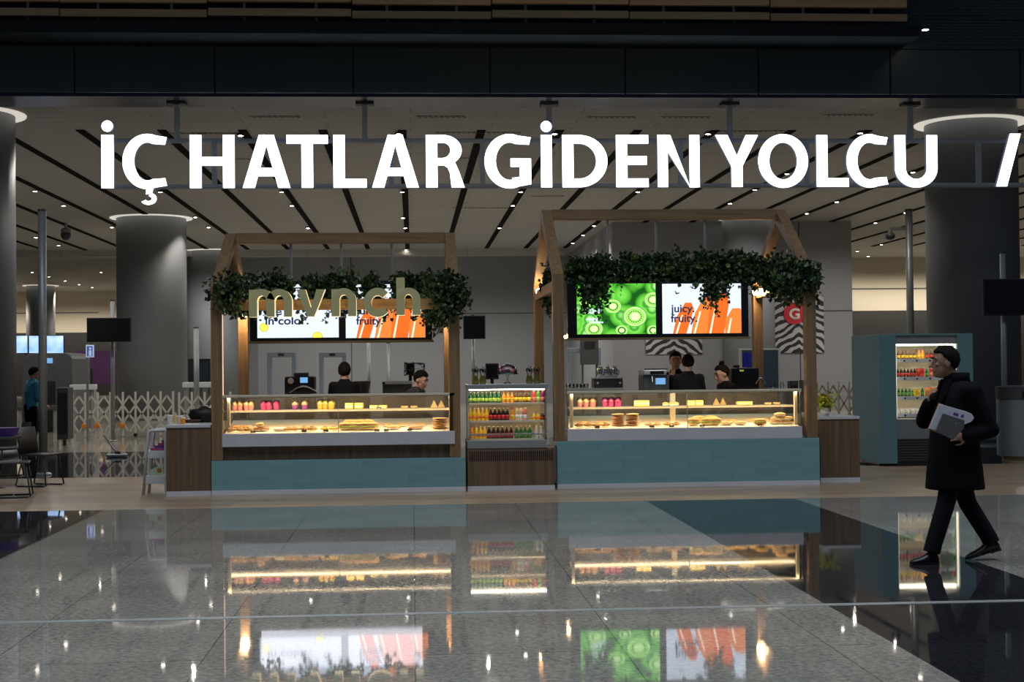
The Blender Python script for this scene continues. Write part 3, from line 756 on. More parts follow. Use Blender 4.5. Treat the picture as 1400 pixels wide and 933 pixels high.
def garland(name, label, pts, rad, count, trails, seed, size=.065, group=None, fat=1):
    """leaves gathered around a path, with hanging trails"""
    rnd = random.Random(seed); mb = MB(); st = MB(); pts = [Vector(p) for p in pts]
    seg = [(a, b_, (b_ - a).length) for a, b_ in zip(pts, pts[1:])]; tot = sum(s[2] for s in seg)
    def along(t):
        d = t * tot
        for a, b_, l in seg:
            if d <= l: return a.lerp(b_, d / l)
            d -= l
        return pts[-1].copy()
    # clumps along the path
    n_c = max(4, int(tot / .2)); cl = [(along((i + rnd.random() * .9) / n_c), rnd.uniform(.7, 1.15)) for i in range(n_c)]
    for i in range(count):
        c, k_ = rnd.choice(cl); q = Vector((rnd.gauss(0, .42), rnd.gauss(0, .42) * fat, rnd.gauss(0, .4)))
        if q.length > 1.25: q *= .6
        leaf(mb, c + Vector((q.x * rad[0], q.y * rad[0], q.z * rad[1])) * k_, size * rnd.uniform(.65, 1.25), rnd)
    for i in range(trails[0]):
        c = along(rnd.random()) + Vector((rnd.uniform(-1, 1) * rad[0] * .5, rnd.uniform(-1, .8) * rad[0] * .6, -rad[1] * .4)); ln = rnd.uniform(*trails[1]); k_ = int(ln / .028); p = c.copy(); path = [p.copy()]
        w = Vector((rnd.uniform(-.25, .25), rnd.uniform(-.2, .2), -1))
        for j in range(k_):
            p += w * .028 + Vector((rnd.gauss(0, .006), rnd.gauss(0, .006), 0)); path.append(p.copy())
            for _ in range(2): leaf(mb, p + Vector((rnd.gauss(0, .025), rnd.gauss(0, .025), 0)), size * rnd.uniform(.55, 1.05), rnd)
        if len(path) > 1: st.tube(path, .004, 4)
    for i in range(4): st.tube([along(i / 4), along((i + .5) / 4) + Vector((0, 0, .02)), along((i + 1) / 4)], .01, 5)
    lo = along(.5); t = thing(name, label, 'plant', lo)
    mb.build('foliage', 'ivy', t, fixn=False); st.build('stem', 'stem', t)
    if group: t['group'] = group
    return t
def gp(u, v, Y): return at(u, v, Y)
garland('ivy_garland', 'long dark ivy garland running behind the gold letters of the left kiosk', [gp(305, 397, 20.1), gp(400, 395, 20.1), gp(470, 396, 20.1), gp(540, 394, 20.1), gp(612, 396, 20.1)], (.15, .24), 9500, (34, (.12, .36)), 1)
garland('ivy_clump', 'bushy ivy clump wrapped over the left end of the left kiosk', [gp(302, 404, YF1 - .02), gp(318, 404, YF1 + .2), gp(330, 403, YF1 + .5), gp(342, 402, 20.6)], (.26, .27), 5000, (10, (.05, .2)), 2)
garland('ivy_clump', 'large ivy clump hanging over the right end of the left kiosk', [gp(618, 402, YF1 - .02), gp(608, 405, YF1 + .3), gp(596, 408, YF1 + .7), gp(590, 408, 20.4)], (.25, .34), 6500, (26, (.15, .4)), 3)
garland('ivy_garland', 'long ivy garland over the screens of the right kiosk', [gp(785, 368, YM2 - .5), gp(850, 368, YM2 - .5), gp(905, 366, YM2 - .5), gp(985, 368, YM2 - .5), gp(1040, 366, YM2 - .5)], (.2, .26), 7000, (44, (.1, .3)), 4)
garland('ivy_trail', 'drooping ivy bunch over the left part of the kiwi screen', [gp(795, 385, YM2 - .62), gp(812, 398, YM2 - .62), gp(830, 388, YM2 - .62)], (.15, .22), 700, (10, (.2, .38)), 5)
garland('ivy_trail', 'drooping ivy bunch over the top of the juicy fruity screen', [gp(965, 385, YM2 - .62), gp(980, 398, YM2 - .62), gp(992, 385, YM2 - .62)], (.13, .2), 500, (8, (.2, .33)), 6)
garland('ivy_clump', 'broad ivy clump wrapped over the right end of the right kiosk', [gp(1106, 378, YF2 - .04), gp(1098, 380, YF2 + .3), gp(1078, 378, YF2 + .8), gp(1055, 374, 20.9)], (.24, .32), 4600, (26, (.12, .32)), 7)
garland('ivy_clump', 'small ivy sprig behind the left posts of the right kiosk', [gp(749, 385, 21.4), gp(750, 410, 21.3)], (.1, .3), 420, (5, (.15, .3)), 8)

# --- the gold kiosk letters ----------------------------------------------------
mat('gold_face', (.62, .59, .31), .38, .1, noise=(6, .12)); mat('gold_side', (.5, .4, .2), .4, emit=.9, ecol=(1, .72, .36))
YL = YF1 - .1
ls = thing('letter_sign', 'raised gold letters spelling mvnch on the left kiosk beam', 'sign', (Xk(458), YL, Zk(434)))
def LX(u): return at(u, 415, YL).x
def LZ(v): return at(458, v, YL).z
def gl(fn):
    mb = MB(); fn(mb); return mb.build('letter', ['gold_face', 'gold_side'], ls, fixn=False)
ya, yb_ = YL - .06, YL + .12
def lp(mb, pts): pz(mb, [(LX(u), LZ(v)) for u, v in pts], ya, yb_)
def lr(mb, o, i): ringstrip(mb, [(LX(u), LZ(v)) for u, v in o], [(LX(u), LZ(v)) for u, v in i], ya - .004, yb_)
def uarc(cu, cv, ru, rv, a0, a1, n=20): return [(cu + ru * cos(radians(a0 + (a1 - a0) * i / n)), cv - rv * sin(radians(a0 + (a1 - a0) * i / n))) for i in range(n + 1)]
def hump(mb, u0, u1, T, top, bot):
    """arch from a stem at u0 to a stem ending at u1"""
    cu = (u0 + u1) / 2; r = (u1 - u0) / 2
    lr(mb, uarc(cu, top + r, r, r, 165, 0), uarc(cu, top + r, r - T, r - T * .8, 165, 0)); lp(mb, [(u1 - T, bot), (u1, bot), (u1, top + r), (u1 - T, top + r)])
T = 11.2
def g_m(mb): lp(mb, [(341, 396), (341 + T, 396), (341 + T, 433), (341, 433)]); hump(mb, 341, 376, T, 395, 433); hump(mb, 376 - T, 399.8, T, 395, 433)
def g_v(mb): lp(mb, [(406, 396), (418, 396), (425.5, 421), (425.5, 433), (420.5, 433)]); lp(mb, [(444.8, 396), (433, 396), (425.5, 421), (425.5, 433), (430, 433)])
def g_n(mb): lp(mb, [(453.4, 396), (453.4 + T, 396), (453.4 + T, 433), (453.4, 433)]); hump(mb, 453.4, 487.2, T, 394.5, 433)
def g_c(mb): lr(mb, uarc(516.5, 414.3, 19, 20, 42, 318, 34), uarc(516.5, 414.3, 8.5, 9.5, 40, 320, 34))
def g_h(mb): lp(mb, [(542, 380.6), (542 + T, 380.6), (542 + T, 432), (542, 432)]); hump(mb, 542, 575, T, 394.5, 432)
for g in (g_m, g_v, g_n, g_c, g_h): gl(g)
for u in (398, 467, 560): MB().box(LX(u) - .04, LX(u) + .04, yb_, YF1 + .06, LZ(421), LZ(412)).build('bracket', 'oak_long', ls)

# --- display cases -------------------------------------------------------------
def case(u0, u1, yf, vt, vs, vd, vb, ub, label, dividers=()):
    um = (u0 + u1) / 2
    x0, x1 = Xk(u0, yf), Xk(u1, yf); z = lambda v: at(um, v, yf).z; zt, zs, zd, zb = z(vt), z(vs), z(vd), z(vb); D = 1.0
    t = thing('display_case', label, 'display case', ((x0 + x1) / 2, yf, zb))
    MB().box(x0, x1, yf - .02, yf + D, zb, zd).build('marble_base', 'marble', t, bevel=.006)
    mb = MB().poly and MB(); mb.prismx([(yf + .01, zd), (yf + D - .05, zd), (yf + D - .05, zd + .14), (yf + .5, zd + .07)], x0 + .03, x1 - .03); mb.build('deck', 'deck_white', t)
    MB().box(x0 + .02, x1 - .02, yf, yf + .012, zd, zt - .03).build('front_glass', 'case_glass', t)
    for x in (x0, x1 - .012): MB().box(x, x + .012, yf + .012, yf + D, zd, zt - .03).build('side_glass', 'case_glass', t)
    MB().box(x0, x1, yf, yf + .07, zt - .04, zt).build('top_rail', 'cream_metal', t, bevel=.003)
    MB().box(x0, x1, yf + .07, yf + D, zt - .02, zt - .008).build('top_glass', 'teal_glass', t)
    MB().box(x0 + .04, x1 - .04, yf + .075, yf + .115, zt - .034, zt - .024).build('led_bar', 'led_warm', t)
    MB().box(x0 + .05, x1 - .05, yf + .16, yf + .7, zs - .018, zs).build('shelf', 'shelf_glass', t, bevel=.003)
    MB().box(x0 + .05, x1 - .05, yf + .15, yf + .16, zs - .022, zs + .002).build('shelf_lip', 'cream_metal', t)
    MB().box(x0 + .06, x1 - .06, yf + .18, yf + .28, zs - .022, zs - .0185).build('shelf_led', 'led_warm_soft', t)
    MB().box(x0 + .02, x1 - .02, yf + D - .04, yf + D - .02, zd + .14, zt - .03).build('rear_doors', 'back_glass', t)
    for x in (x0 + .03, x1 - .09): MB().box(x + .02, x + .06, yf + .1, yf + .15, zd, zt - .04).build('side_post', 'cream_metal', t, bevel=.003)
    for u in dividers:
        x = Xk(u, yf); MB().box(x - .004, x + .004, yf - .004, yf + .02, zd, zt - .04).build('glass_joint', 'steel_dull', t)
    return x0, x1, zt, zs, zd, zb
mat('back_glass', (.2, .155, .11), .3, alpha=.5, noise=(3, .5))
c1 = case(303.5, 621.5, YF1 + .02, 539, 561, 591.5, 609.5, None, 'long glass pastry case of the left kiosk on its marble base', (462.5,))
c2 = case(775.5, 1096, YF2 + .02, 533.5, 556.5, 585, 601.5, None, 'long glass pastry case of the right kiosk on its marble base', (940,))
x = Xk(930, YF2); tag(MB().box(x - .035, x + .035, YF2 + .55, YF2 + .62, c2[4] + .06, c2[2] - .04).build('case_post', 'cream_metal'), 'cream upright post inside the right kiosk pastry case', 'post')

# prototypes of the food; each is built at the origin and copied
def proto(name): return thing(name, '', {'dessert_cup': 'dessert', 'cake_slice': 'cake', 'bread_roll': 'bread', 'flatbread': 'bread', 'wrapped_sandwich': 'sandwich'}.get(name, name), (0, 0, 0))
def cupproto(m):
    t = proto('dessert_cup')
    MB().lathe((0, 0, 0), [(.027, 0), (.036, .06), (.038, .062)], 14).build('cup', m, t, smooth=True)
    MB().lathe((0, 0, .062), [(.037, 0), (.04, .018), (.03, .035), (.012, .048), (0, .05)], 14).build('cream_top', 'peach_cream', t, smooth=True)
    MB().lathe((0, 0, .06), [(.041, 0), (.041, .01), (.036, .05), (.02, .068), (0, .07)], 14).build('dome_lid', 'clear_plastic', t, smooth=True)
    return t
USED = set()
def put(pr_, x, y, z, label, group, rz=0, sc=None, re=None, cat=None):
    if pr_.name not in USED:
        r = pr_; USED.add(pr_.name); r.location = (x, y, z); r.rotation_euler = (0, 0, rz)
        r.scale = sc if isinstance(sc, (tuple, list)) else (((sc or 1),) * 3); r['label'] = label
        if group: r['group'] = group
    else:
        r = dup(pr_, (x, y, z), rz, label, group, sc or 1)
        if group is None and 'group' in r: del r['group']
    if cat: r['category'] = cat
    if re:
        for k_, m_ in re.items(): recolor(r, k_, m_)
    return r
CUP = cupproto('pink_cream')
def cakeproto():
    t = proto('cake_slice'); 
    MB().box(-.052, .052, -.05, .05, 0, .03).build('sponge', 'yellow_cake', t, bevel=.004)
    MB().box(-.052, .052, -.05, .05, .03, .042).build('filling', 'cake_white', t)
    MB().box(-.052, .052, -.05, .05, .042, .078).build('top_sponge', 'yellow_cake', t, bevel=.005)
    MB().lathe((0, 0, -.004), [(.075, 0), (.078, .004)], 20).build('board', 'choc', t)
    return t
CAKE = cakeproto()
def croissant():
    t = proto('croissant'); mb = MB(); n_ = 22
    pts = []; rr = []
    for i in range(n_ + 1):
        a = radians(-70 + 140 * i / n_); pts.append((.07 * sin(a), -.045 * cos(a), .026)); e = cos(a * .95); rr.append(max(.008, .027 * e * (1 + .12 * sin(i * 1.9))))
    mb.tube(pts, rr, 12); mb.build('pastry', 'bread', t, smooth=True)
    MB().tube([(-.03, -.045, .05), (.0, -.052, .054), (.03, -.045, .05)], .006, 8).build('glaze', 'crust', t, smooth=True); return t
CRO = croissant()
def sandwich():
    t = proto('sandwich')
    MB().ell((0, 0, .02), (.09, .05, .02), 18, 8).build('bottom_bread', 'bread_pale', t, smooth=True)
    mb = MB().ell((0, 0, .037), (.092, .056, .012), 24, 6, f=lambda d: 1 + .08 * sin(atan2(d.y, d.x) * 9)); mb.build('lettuce', 'lettuce', t, smooth=True)
    MB().ell((0, 0, .044), (.088, .05, .008), 18, 6).build('filling', 'ham', t, smooth=True)
    MB().ell((0, 0, .058), (.09, .05, .024), 18, 8).build('top_bread', 'bread', t, smooth=True); return t
SAN = sandwich()
def flatbread():
    t = proto('flatbread'); mb = MB()
    mb.ell((0, 0, .012), (.09, .07, .012), 22, 8, f=lambda d: 1 + .03 * sin(atan2(d.y, d.x) * 5)); mb.build('bread', 'bread', t, smooth=True)
    mb = MB()
    for q in (-.04, 0, .04): mb.tube([(q, -.05, .022), (q + .01, .05, .022)], .004, 6)
    mb.build('grill_marks', 'crust', t); return t
FLA = flatbread()
def loafp():
    t = proto('bread_roll'); MB().ell((0, 0, .03), (.08, .045, .03), 18, 10, f=lambda d: 1 - .05 * abs(sin(d.x * 9)) * max(d.z, 0)).build('crust', 'bread', t, smooth=True)
    MB().ell((0, 0, .014), (.075, .05, .014), 18, 8).build('paper', 'cake_white', t, smooth=True); return t
ROLL = loafp()
def tart():
    t = proto('tart'); MB().lathe((0, 0, 0), [(.04, 0), (.052, .028), (.046, .028), (.044, .02)], 20).build('shell', 'bread', t, smooth=True)
    MB().ell((0, 0, .024), (.045, .045, .014), 18, 6).build('filling', 'choc', t, smooth=True); return t
TART = tart()
def wrap():
    t = proto('wrapped_sandwich'); MB().prism([(-.05, 0), (.05, 0), (0, .1)], -.03, .03).build('bread', 'bread_pale', t, bevel=.004)
    MB().prism([(-.054, -.001), (.054, -.001), (0, .107)], -.034, .034).build('film', 'clear_plastic', t); return t
WRA = wrap()
def tagp():
    t = thing('price_tag', '', 'price tag', (0, 0, 0)); MB().box(-.032, .032, -.004, .004, 0, .026).build('card', 'black', t)
    MB().box(-.02, .02, -.005, -.004, .009, .013).build('price_line', 'white_label', t); MB().box(-.02, .02, -.006, .012, 0, .003).build('foot', 'black', t); return t
TAG = tagp()

K = ('left', 'right')
def row(pr_, us, yoff, z, kiosk, label, group, yf, **kw):
    for i, u in enumerate(us):
        put(pr_, Xk(u, yf + yoff), yf + yoff + random.uniform(-.015, .015), z, label, group, rz=random.uniform(-.2, .2), **kw)
zs1, zd1 = c1[3], c1[4]; zs2, zd2 = c2[3], c2[4]
SH, DE = .38, .17
def dz(zd, yo): return zd + max(0, (yo - .01) / .49 * .07) + .001
def cups(us, yf, zs, m, what, side, top='peach_cream'):
    for j, yo in enumerate((SH, SH + .12)):
        for u in us:
            put(CUP, Xk(u + j * 1.5, yf + yo), yf + yo, zs, '%s dessert cup on the upper shelf of the %s kiosk case' % (what, side), '%s dessert cups in the %s case' % (what, side), sc=1.02, re={'cup': m, 'cream_top': top})
cups((321, 328, 337, 343), YF1, zs1, 'pink_cream', 'pink and peach', 'left'); cups((360, 367.5, 377.5), YF1, zs1, 'magenta_cream', 'magenta', 'left', 'magenta_cream')
cups((403, 416), YF1, zs1, 'purple_cream', 'purple', 'left'); cups((437.5, 444.5, 452.5), YF1, zs1, 'orange_cream', 'yellow', 'left', 'yellow_cake')
cups((793, 801, 810), YF2, zs2, 'pink_cream', 'pink', 'right'); cups((827, 835.5, 844.5), YF2, zs2, 'magenta_cream', 'magenta', 'right', 'magenta_cream')
def cakes(us, yf, zs, side, what='yellow', re=None, sc=1, pr_=None):
    row(pr_ or CAKE, us, SH, zs + .005, side, '%s on the upper shelf of the %s kiosk case' % (what, side), '%s in the %s case' % (what, side), yf, sc=sc, re=re)
cakes((478, 491), YF1, zs1, 'left', 'tall yellow cake slice'); cakes((511, 523.5), YF1, zs1, 'left', 'flat yellow cake slice', sc=(1, 1, .55))
cakes((553, 566), YF1, zs1, 'left', 'small chocolate tart', pr_=TART); cakes((593, 603), YF1, zs1, 'left', 'film wrapped triangular sandwich', pr_=WRA)
cakes((872, 882), YF2, zs2, 'right', 'tall yellow cake slice'); cakes((910, 918, 924), YF2, zs2, 'right', 'small sugared pastry', pr_=ROLL, sc=(.55, .8, .9)); cakes((944, 955), YF2, zs2, 'right', 'square lemon cake slice', sc=(1.05, 1, .9))
cakes((979, 988), YF2, zs2, 'right', 'film wrapped triangular sandwich', pr_=WRA); cakes((1013, 1023), YF2, zs2, 'right', 'flat layered cake slice', sc=(1.1, 1, .6)); cakes((1050, 1062), YF2, zs2, 'right', 'low chocolate tart', pr_=TART)
def deckrow(pr_, us, yf, zd, what, side, yo=DE, sc=1, re=None, lift=0):
    for u in us: put(pr_, Xk(u, yf + yo), yf + yo, dz(zd, yo) + lift, '%s on the lit white deck of the %s kiosk case' % (what, side), '%s on the %s deck' % (what, side), rz=random.uniform(-.3, .3), sc=sc, re=re)
deckrow(CRO, (317, 329, 340), YF1, zd1, 'golden croissant', 'left'); deckrow(CRO, (322, 334), YF1, zd1, 'croissant in the second row', 'left', yo=.33)
deckrow(ROLL, (351, 360), YF1, zd1, 'dark filled roll', 'left', re={'crust': 'crust'}); deckrow(ROLL, (355.5,), YF1, zd1, 'pale round bun topping the pile', 'left', sc=(.7, .9, 1), lift=.055)
deckrow(ROLL, (382,), YF1, zd1, 'grey sesame roll', 'left', sc=(1.1, 1, .8), re={'crust': 'cup_body'}); deckrow(CRO, (394, 403), YF1, zd1, 'small twisted pastry', 'left', sc=.9)
deckrow(CRO, (415, 427), YF1, zd1, 'curved cheese pastry', 'left'); deckrow(CRO, (444, 456), YF1, zd1, 'flat yellow pastry', 'left', sc=.9, re={'pastry': 'yellow_cake'})
deckrow(SAN, (472, 483, 497, 508), YF1, zd1, 'lettuce sandwich', 'left', sc=(1, 1, 1.25)); deckrow(SAN, (478, 492, 503), YF1, zd1, 'lettuce sandwich in the second row', 'left', yo=.35, sc=(1, 1, 1.3))
deckrow(ROLL, (538,), YF1, zd1, 'long oval bread', 'left', sc=(1.15, 1, .95)); deckrow(ROLL, (568,), YF1, zd1, 'flat browned bread', 'left', sc=(1.25, 1, .6), re={'crust': 'crust'})
deckrow(ROLL, (530, 550, 575), YF1, zd1, 'small roll in the second row', 'left', yo=.38, sc=(.8, .8, .7))
for q in range(6): put(FLA, Xk(601, YF1 + .2), YF1 + .2, dz(zd1, .2) + q * .024, 'toasted flat bread in the pile at the right end of the left kiosk case', 'pile of flat breads in the left case', rz=random.uniform(-.15, .15), sc=(1.15, 1, 1))
deckrow(CRO, (792, 803, 815, 827), YF2, zd2, 'golden croissant', 'right', sc=.95); deckrow(ROLL, (798, 822), YF2, zd2, 'small roll in the second row', 'right', yo=.36, sc=(.8, .8, .7))
for u, n_ in ((845, 7), (864.5, 7)):
    for q in range(n_): put(FLA, Xk(u, YF2 + .22) + random.uniform(-.006, .006), YF2 + .22, dz(zd2, .22) + q * .023, 'browned flat bread in one of the two tall stacks in the right kiosk case', 'stacked flat breads in the right case', rz=random.uniform(-.2, .2), re={'bread': 'crust' if q % 2 else 'bread'})
deckrow(CRO, (886, 897), YF2, zd2, 'pale puff pastry', 'right', sc=.85, re={'pastry': 'bread_pale'}); deckrow(CRO, (911, 923), YF2, zd2, 'crumbly small pastry', 'right', sc=.85)
deckrow(SAN, (948, 967, 977), YF2, zd2, 'lettuce sandwich', 'right', sc=(.95, 1, 1.25)); deckrow(SAN, (955, 972), YF2, zd2, 'lettuce sandwich in the second row', 'right', yo=.35, sc=(1, 1, 1.2))
deckrow(ROLL, (994, 1012), YF2, zd2, 'long oval bread', 'right', sc=(1, 1, .8)); deckrow(SAN, (1039,), YF2, zd2, 'dark bread sandwich', 'right', re={'bottom_bread': 'crust'}); deckrow(ROLL, (1000, 1028, 1045), YF2, zd2, 'small roll in the second row', 'right', yo=.38, sc=(.8, .8, .7))
for u, q in ((1060, 0), (1075, 0), (1062, 1), (1076, 1), (1066, 2)): put(ROLL, Xk(u, YF2 + .2), YF2 + .2, dz(zd2, .2) + q * .05, 'baguette roll heaped at the right end of the right kiosk case', 'heap of baguette rolls', sc=(1.1, 1, .9), rz=random.uniform(-.1, .1))
for i, u in enumerate((345, 415, 445, 515, 528, 560)): put(TAG, Xk(u), YF1 + .055, zd1 + .008, 'tiny black price tag on the deck of the left kiosk case', 'price tags in the left case')
for i, u in enumerate((817, 892, 919, 961, 1040)): put(TAG, Xk(u, YF2), YF2 + .055, zd2 + .008, 'tiny black price tag on the deck of the right kiosk case', 'price tags in the right case')
for i, u in enumerate((518,)): put(TAG, Xk(u, YF1 + .25), YF1 + .22, zs1 + .001, 'single black price tag on the upper shelf of the left kiosk case', None)
# ------------------------------------------------------------------ drinks
def bottle(m, lab, cap='white_cap', r=.028, h=.165, neck=True):
    t = thing('drink_bottle', '', 'bottle', (0, 0, 0))
    if neck: pr_ = [(r * .9, 0), (r, .006), (r, h * .5), (r * .9, h * .6), (r * .42, h * .78), (r * .38, h * .93)]
    else: pr_ = [(r * .9, 0), (r, .006), (r, h * .78), (r * .8, h * .88), (r * .6, h * .93)]
    MB().lathe((0, 0, 0), pr_, 12).build('bottle_body', m, t, smooth=True)
    MB().lathe((0, 0, h * .14), [(r * 1.02, 0), (r * 1.02, h * .3)], 12).build('label_band', lab, t, smooth=True)
    MB().lathe((0, 0, h * .92), [(r * (.46 if neck else .66), 0), (r * (.46 if neck else .66), h * .07)], 10).build('cap', cap, t, smooth=True)
    return t
def carton(m, w=.06, h=.14, lid='white_cap'):
    t = thing('drink_tub', '', 'tub', (0, 0, 0))
    MB().lathe((0, 0, 0), [(w * .42, 0), (w * .5, h)], 14).build('tub_body', m, t, smooth=True); MB().lathe((0, 0, h), [(w * .53, 0), (w * .53, .01)], 14).build('lid', lid, t); return t
PB = {k_: bottle(*a) for k_, a in dict(green=('green_bottle', 'lime_label'), orange=('orange_juice', 'yellow_juice', 'red_cap'), dark=('brown_glass', 'yellow_label', 'red_cap'), red=('tub_red', 'pink_juice', 'white_cap', .028, .165, False),
      lime=('tub_green', 'lime_label', 'white_cap', .028, .165, False), purple=('purple_bottle', 'pink_juice', 'white_cap', .028, .165, False), yellow=('yellow_juice', 'orange_juice'), cola=('cola', 'red_label', 'white_cap'),
      pale=('pale_juice', 'white_label', 'white_cap', .028, .165, False), pinkj=('pink_juice', 'white_label', 'white_cap', .028, .165, False), water=('water', 'white_label', 'white_cap'), milk=('milk', 'white_label', 'white_cap', .028, .12, False),
      gdark=('green_bottle', 'tub_green')).items()}
PT = {'red': carton('tub_red', .13, .14), 'yellow': carton('tub_yellow', .12, .12), 'orange': carton('tub_orange', .1, .14), 'white': carton('milk', .07, .07)}
# --- open cooler between the kiosks -------------------------------------------
yc = YF1 + .08
def X_(u): return at(u, 560, yc).x
def Z_(v): return at(698, v, yc).z
x0, x1 = X_(638.5), X_(757.5)
t = thing('drinks_cooler', 'glass fronted drinks cooler between the two kiosks with a grilled walnut base', 'drinks cooler', ((x0 + x1) / 2, yc, 0))
MB().box(x0, x1, yc, yc + .75, .065, Z_(613)).build('walnut_base', 'walnut', t, bevel=.004)
MB().box(x0, x1, yc - .003, yc + .75, 0, .063).build('plinth', 'white_plinth', t)
mb = MB()
for q in range(40):
    x = X_(642) + (X_(754) - X_(642)) * q / 39; mb.box(x - .007, x + .007, yc - .006, yc - .001, Z_(630), Z_(617))
mb.build('vent_grille', 'black', t)
MB().box(x0, x1 - .1, yc - .01, yc + .75, Z_(613), Z_(602)).build('steel_sill', 'steel', t, bevel=.004)
MB().box(x0, x1 - .08, yc + .0, yc + .75, Z_(532), Z_(525.5)).build('top_hood', 'steel', t, bevel=.006)
MB().box(x0 + .005, x0 + .03, yc + .005, yc + .74, Z_(602), Z_(532)).build('side_wall', 'case_glass', t)
MB().box(x1 - .12, x1 - .095, yc + .005, yc + .74, Z_(602), Z_(532)).build('side_wall', 'case_glass', t)
MB().box(x0 + .03, x1 - .12, yc + .7, yc + .74, Z_(602), Z_(532)).build('back_wall', 'deck_white', t)
MB().box(x0 + .03, x1 - .12, yc + .04, yc + .06, Z_(533.5), Z_(532.2)).build('led_bar', 'led_cool', t)
MB().box(x0 + .01, x1 - .1, yc - .006, yc + .0, Z_(602), Z_(594)).build('front_lip', 'case_glass', t)
MB().box(x0 + .01, x1 - .1, yc - .012, yc + .006, Z_(595), Z_(592.8)).build('lip_rail', 'steel', t)
shz = []
for v in (551, 575.5, 600.5):
    z = Z_(v); shz.append(z)
    MB().box(x0 + .035, x1 - .125, yc + .08, yc + .68, z - .016, z).build('shelf', 'shelf_glass', t)
    MB().box(x0 + .035, x1 - .125, yc + .07, yc + .08, z - .024, z + .003).build('shelf_lip', 'cream_metal', t)
    if v < 600: MB().box(x0 + .04, x1 - .13, yc + .09, yc + .1, z - .024, z - .017).build('shelf_led', 'led_warm_soft', t)
where = ['on the top shelf', 'on the middle shelf', 'on the bottom shelf']
def bots(us, kind, sh, desc, y0=.14, sc=1, tubs=False, Y=yc, zz=None, place='of the low middle cooler'):
    for u in us:
        p = (PT if tubs else PB)[kind]; z = (shz[sh] if zz is None else zz); y = Y + y0
        put(p, at(u, 560, y).x, y, z + .001, '%s %s %s' % (desc, where[sh] if zz is None else '', place) if zz is None else '%s %s' % (desc, place), '%s %s' % (desc, place), sc=sc)
gu = [643 + i * 5.6 for i in range(8)]
bots(gu, 'green', 0, 'green bottle with a lime label', sc=(.93, .93, .86)); bots([u + 1 for u in gu], 'green', 0, 'green bottle with a lime label', y0=.26, sc=(.93, .93, .98))
bots((689, 694.5, 700), 'orange', 0, 'orange juice bottle', sc=(.93, .93, .86)); bots((705.5, 711.5, 717.5, 723), 'dark', 0, 'dark bottle with a yellow label', sc=(.97, .97, .95))
bots((730,), 'red', 0, 'red plastic bottle', sc=(.93, .93, .95)); bots((736,), 'lime', 0, 'bright green plastic bottle', sc=(.93, .93, .97)); bots((742,), 'purple', 0, 'purple plastic bottle', sc=(.93, .93, .95))
bots([643 + i * 5.6 for i in range(5)], 'yellow', 1, 'yellow juice bottle'); bots([643 + i * 5.6 for i in range(5)], 'yellow', 1, 'yellow juice bottle', y0=.27)
bots([671 + i * 5.6 for i in range(5)], 'cola', 1, 'cola bottle with a red label'); bots([671 + i * 5.6 for i in range(5)], 'cola', 1, 'cola bottle with a red label', y0=.27)
bots((701,), 'orange', 1, 'pale orange juice bottle'); bots((707, 712), 'pale', 1, 'pale green juice bottle'); bots((717.5,), 'pinkj', 1, 'pink juice bottle')
bots((730, 736), 'yellow', 1, 'short juice jar', sc=(1.1, 1.1, .6)); bots((741,), 'cola', 1, 'short dark jar', sc=(1.1, 1.1, .6))
bots((645,), 'orange', 2, 'orange soda bottle'); bots((651, 657, 662.5), 'yellow', 2, 'yellow soda bottle'); bots([668.5 + i * 6 for i in range(6)], 'cola', 2, 'brown soda bottle'); bots([706 + i * 6 for i in range(4)], 'gdark', 2, 'green mineral water bottle')
bots((733, 739.5), 'water', 2, 'clear water bottle')
# --- things standing on the cooler ------------------------------------------------
zt = Z_(525.5) + .001
p = at(694, 525, yc + .35)
t = thing('cake_stand', 'glass cake stand with a domed lid over dark pastries on the cooler top', 'cake stand', (p.x, yc + .35, zt))
c_ = (p.x, yc + .35, zt)
MB().lathe(c_, [(.055, 0), (.05, .01), (.014, .03), (.012, .1), (.03, .125)], 20).build('foot', 'clear_plastic', t, smooth=True)
MB().lathe(c_, [(.145, .125), (.15, .135), (.145, .14)], 28).build('plate', 'teal_glass', t)
MB().lathe(c_, [(.13, .141), (.13, .18), (.11, .225), (.06, .255), (.0, .265)], 24).build('dome', 'clear_plastic', t, smooth=True)
MB().ell((p.x, yc + .35, zt + .275), (.014, .014, .014)).build('knob', 'chrome', t, smooth=True)
mb = MB(); random.seed(5)
for q in range(9):
    a = q * 2 * pi / 8; r_ = .08 if q < 8 else 0
    tag(MB().ell((p.x + r_ * cos(a), yc + .35 + r_ * sin(a), zt + .17), (.034, .034, .027), 12, 8).build('glazed_doughnut', ['choc', 'pink_cream', 'purple_cream'][q % 3], smooth=True), 'small glazed bun under the dome of the cake stand', 'bun', 'glazed buns under the dome')
mat('lemonade', (.85, .72, .15), .25); 
for i, (u, lab) in enumerate(((650, 'left side'), (660, 'left side'), (724, 'right side'), (734, 'right side'))):
    x = at(u, 525, yc + .25).x
    t = thing('glass_jar', 'tall jar with yellow green fruit drink on the %s of the cooler top' % lab, 'jar', (x, yc + .25, zt), 'fruit drink jars on the %s of the cooler' % lab)
    MB().lathe((x, yc + .25, zt), [(.04, 0), (.048, .04), (.03, .12), (.045, .2), (.043, .21)], 16).build('jar_glass', 'clear_plastic', t, smooth=True)
    mb = MB().lathe((x, yc + .25, zt + .004), [(.036, 0), (.043, .04), (.027, .11)], 16); mb.build('drink', 'lemonade', t, smooth=True)
    mb = MB()
    for q in range(6): a = q; leaf(mb, Vector((x + .02 * cos(a), yc + .25 + .02 * sin(a), zt + .17 + .01 * q)), .05, random.Random(q))
    mb.build('mint', 'ivy', t, fixn=False)

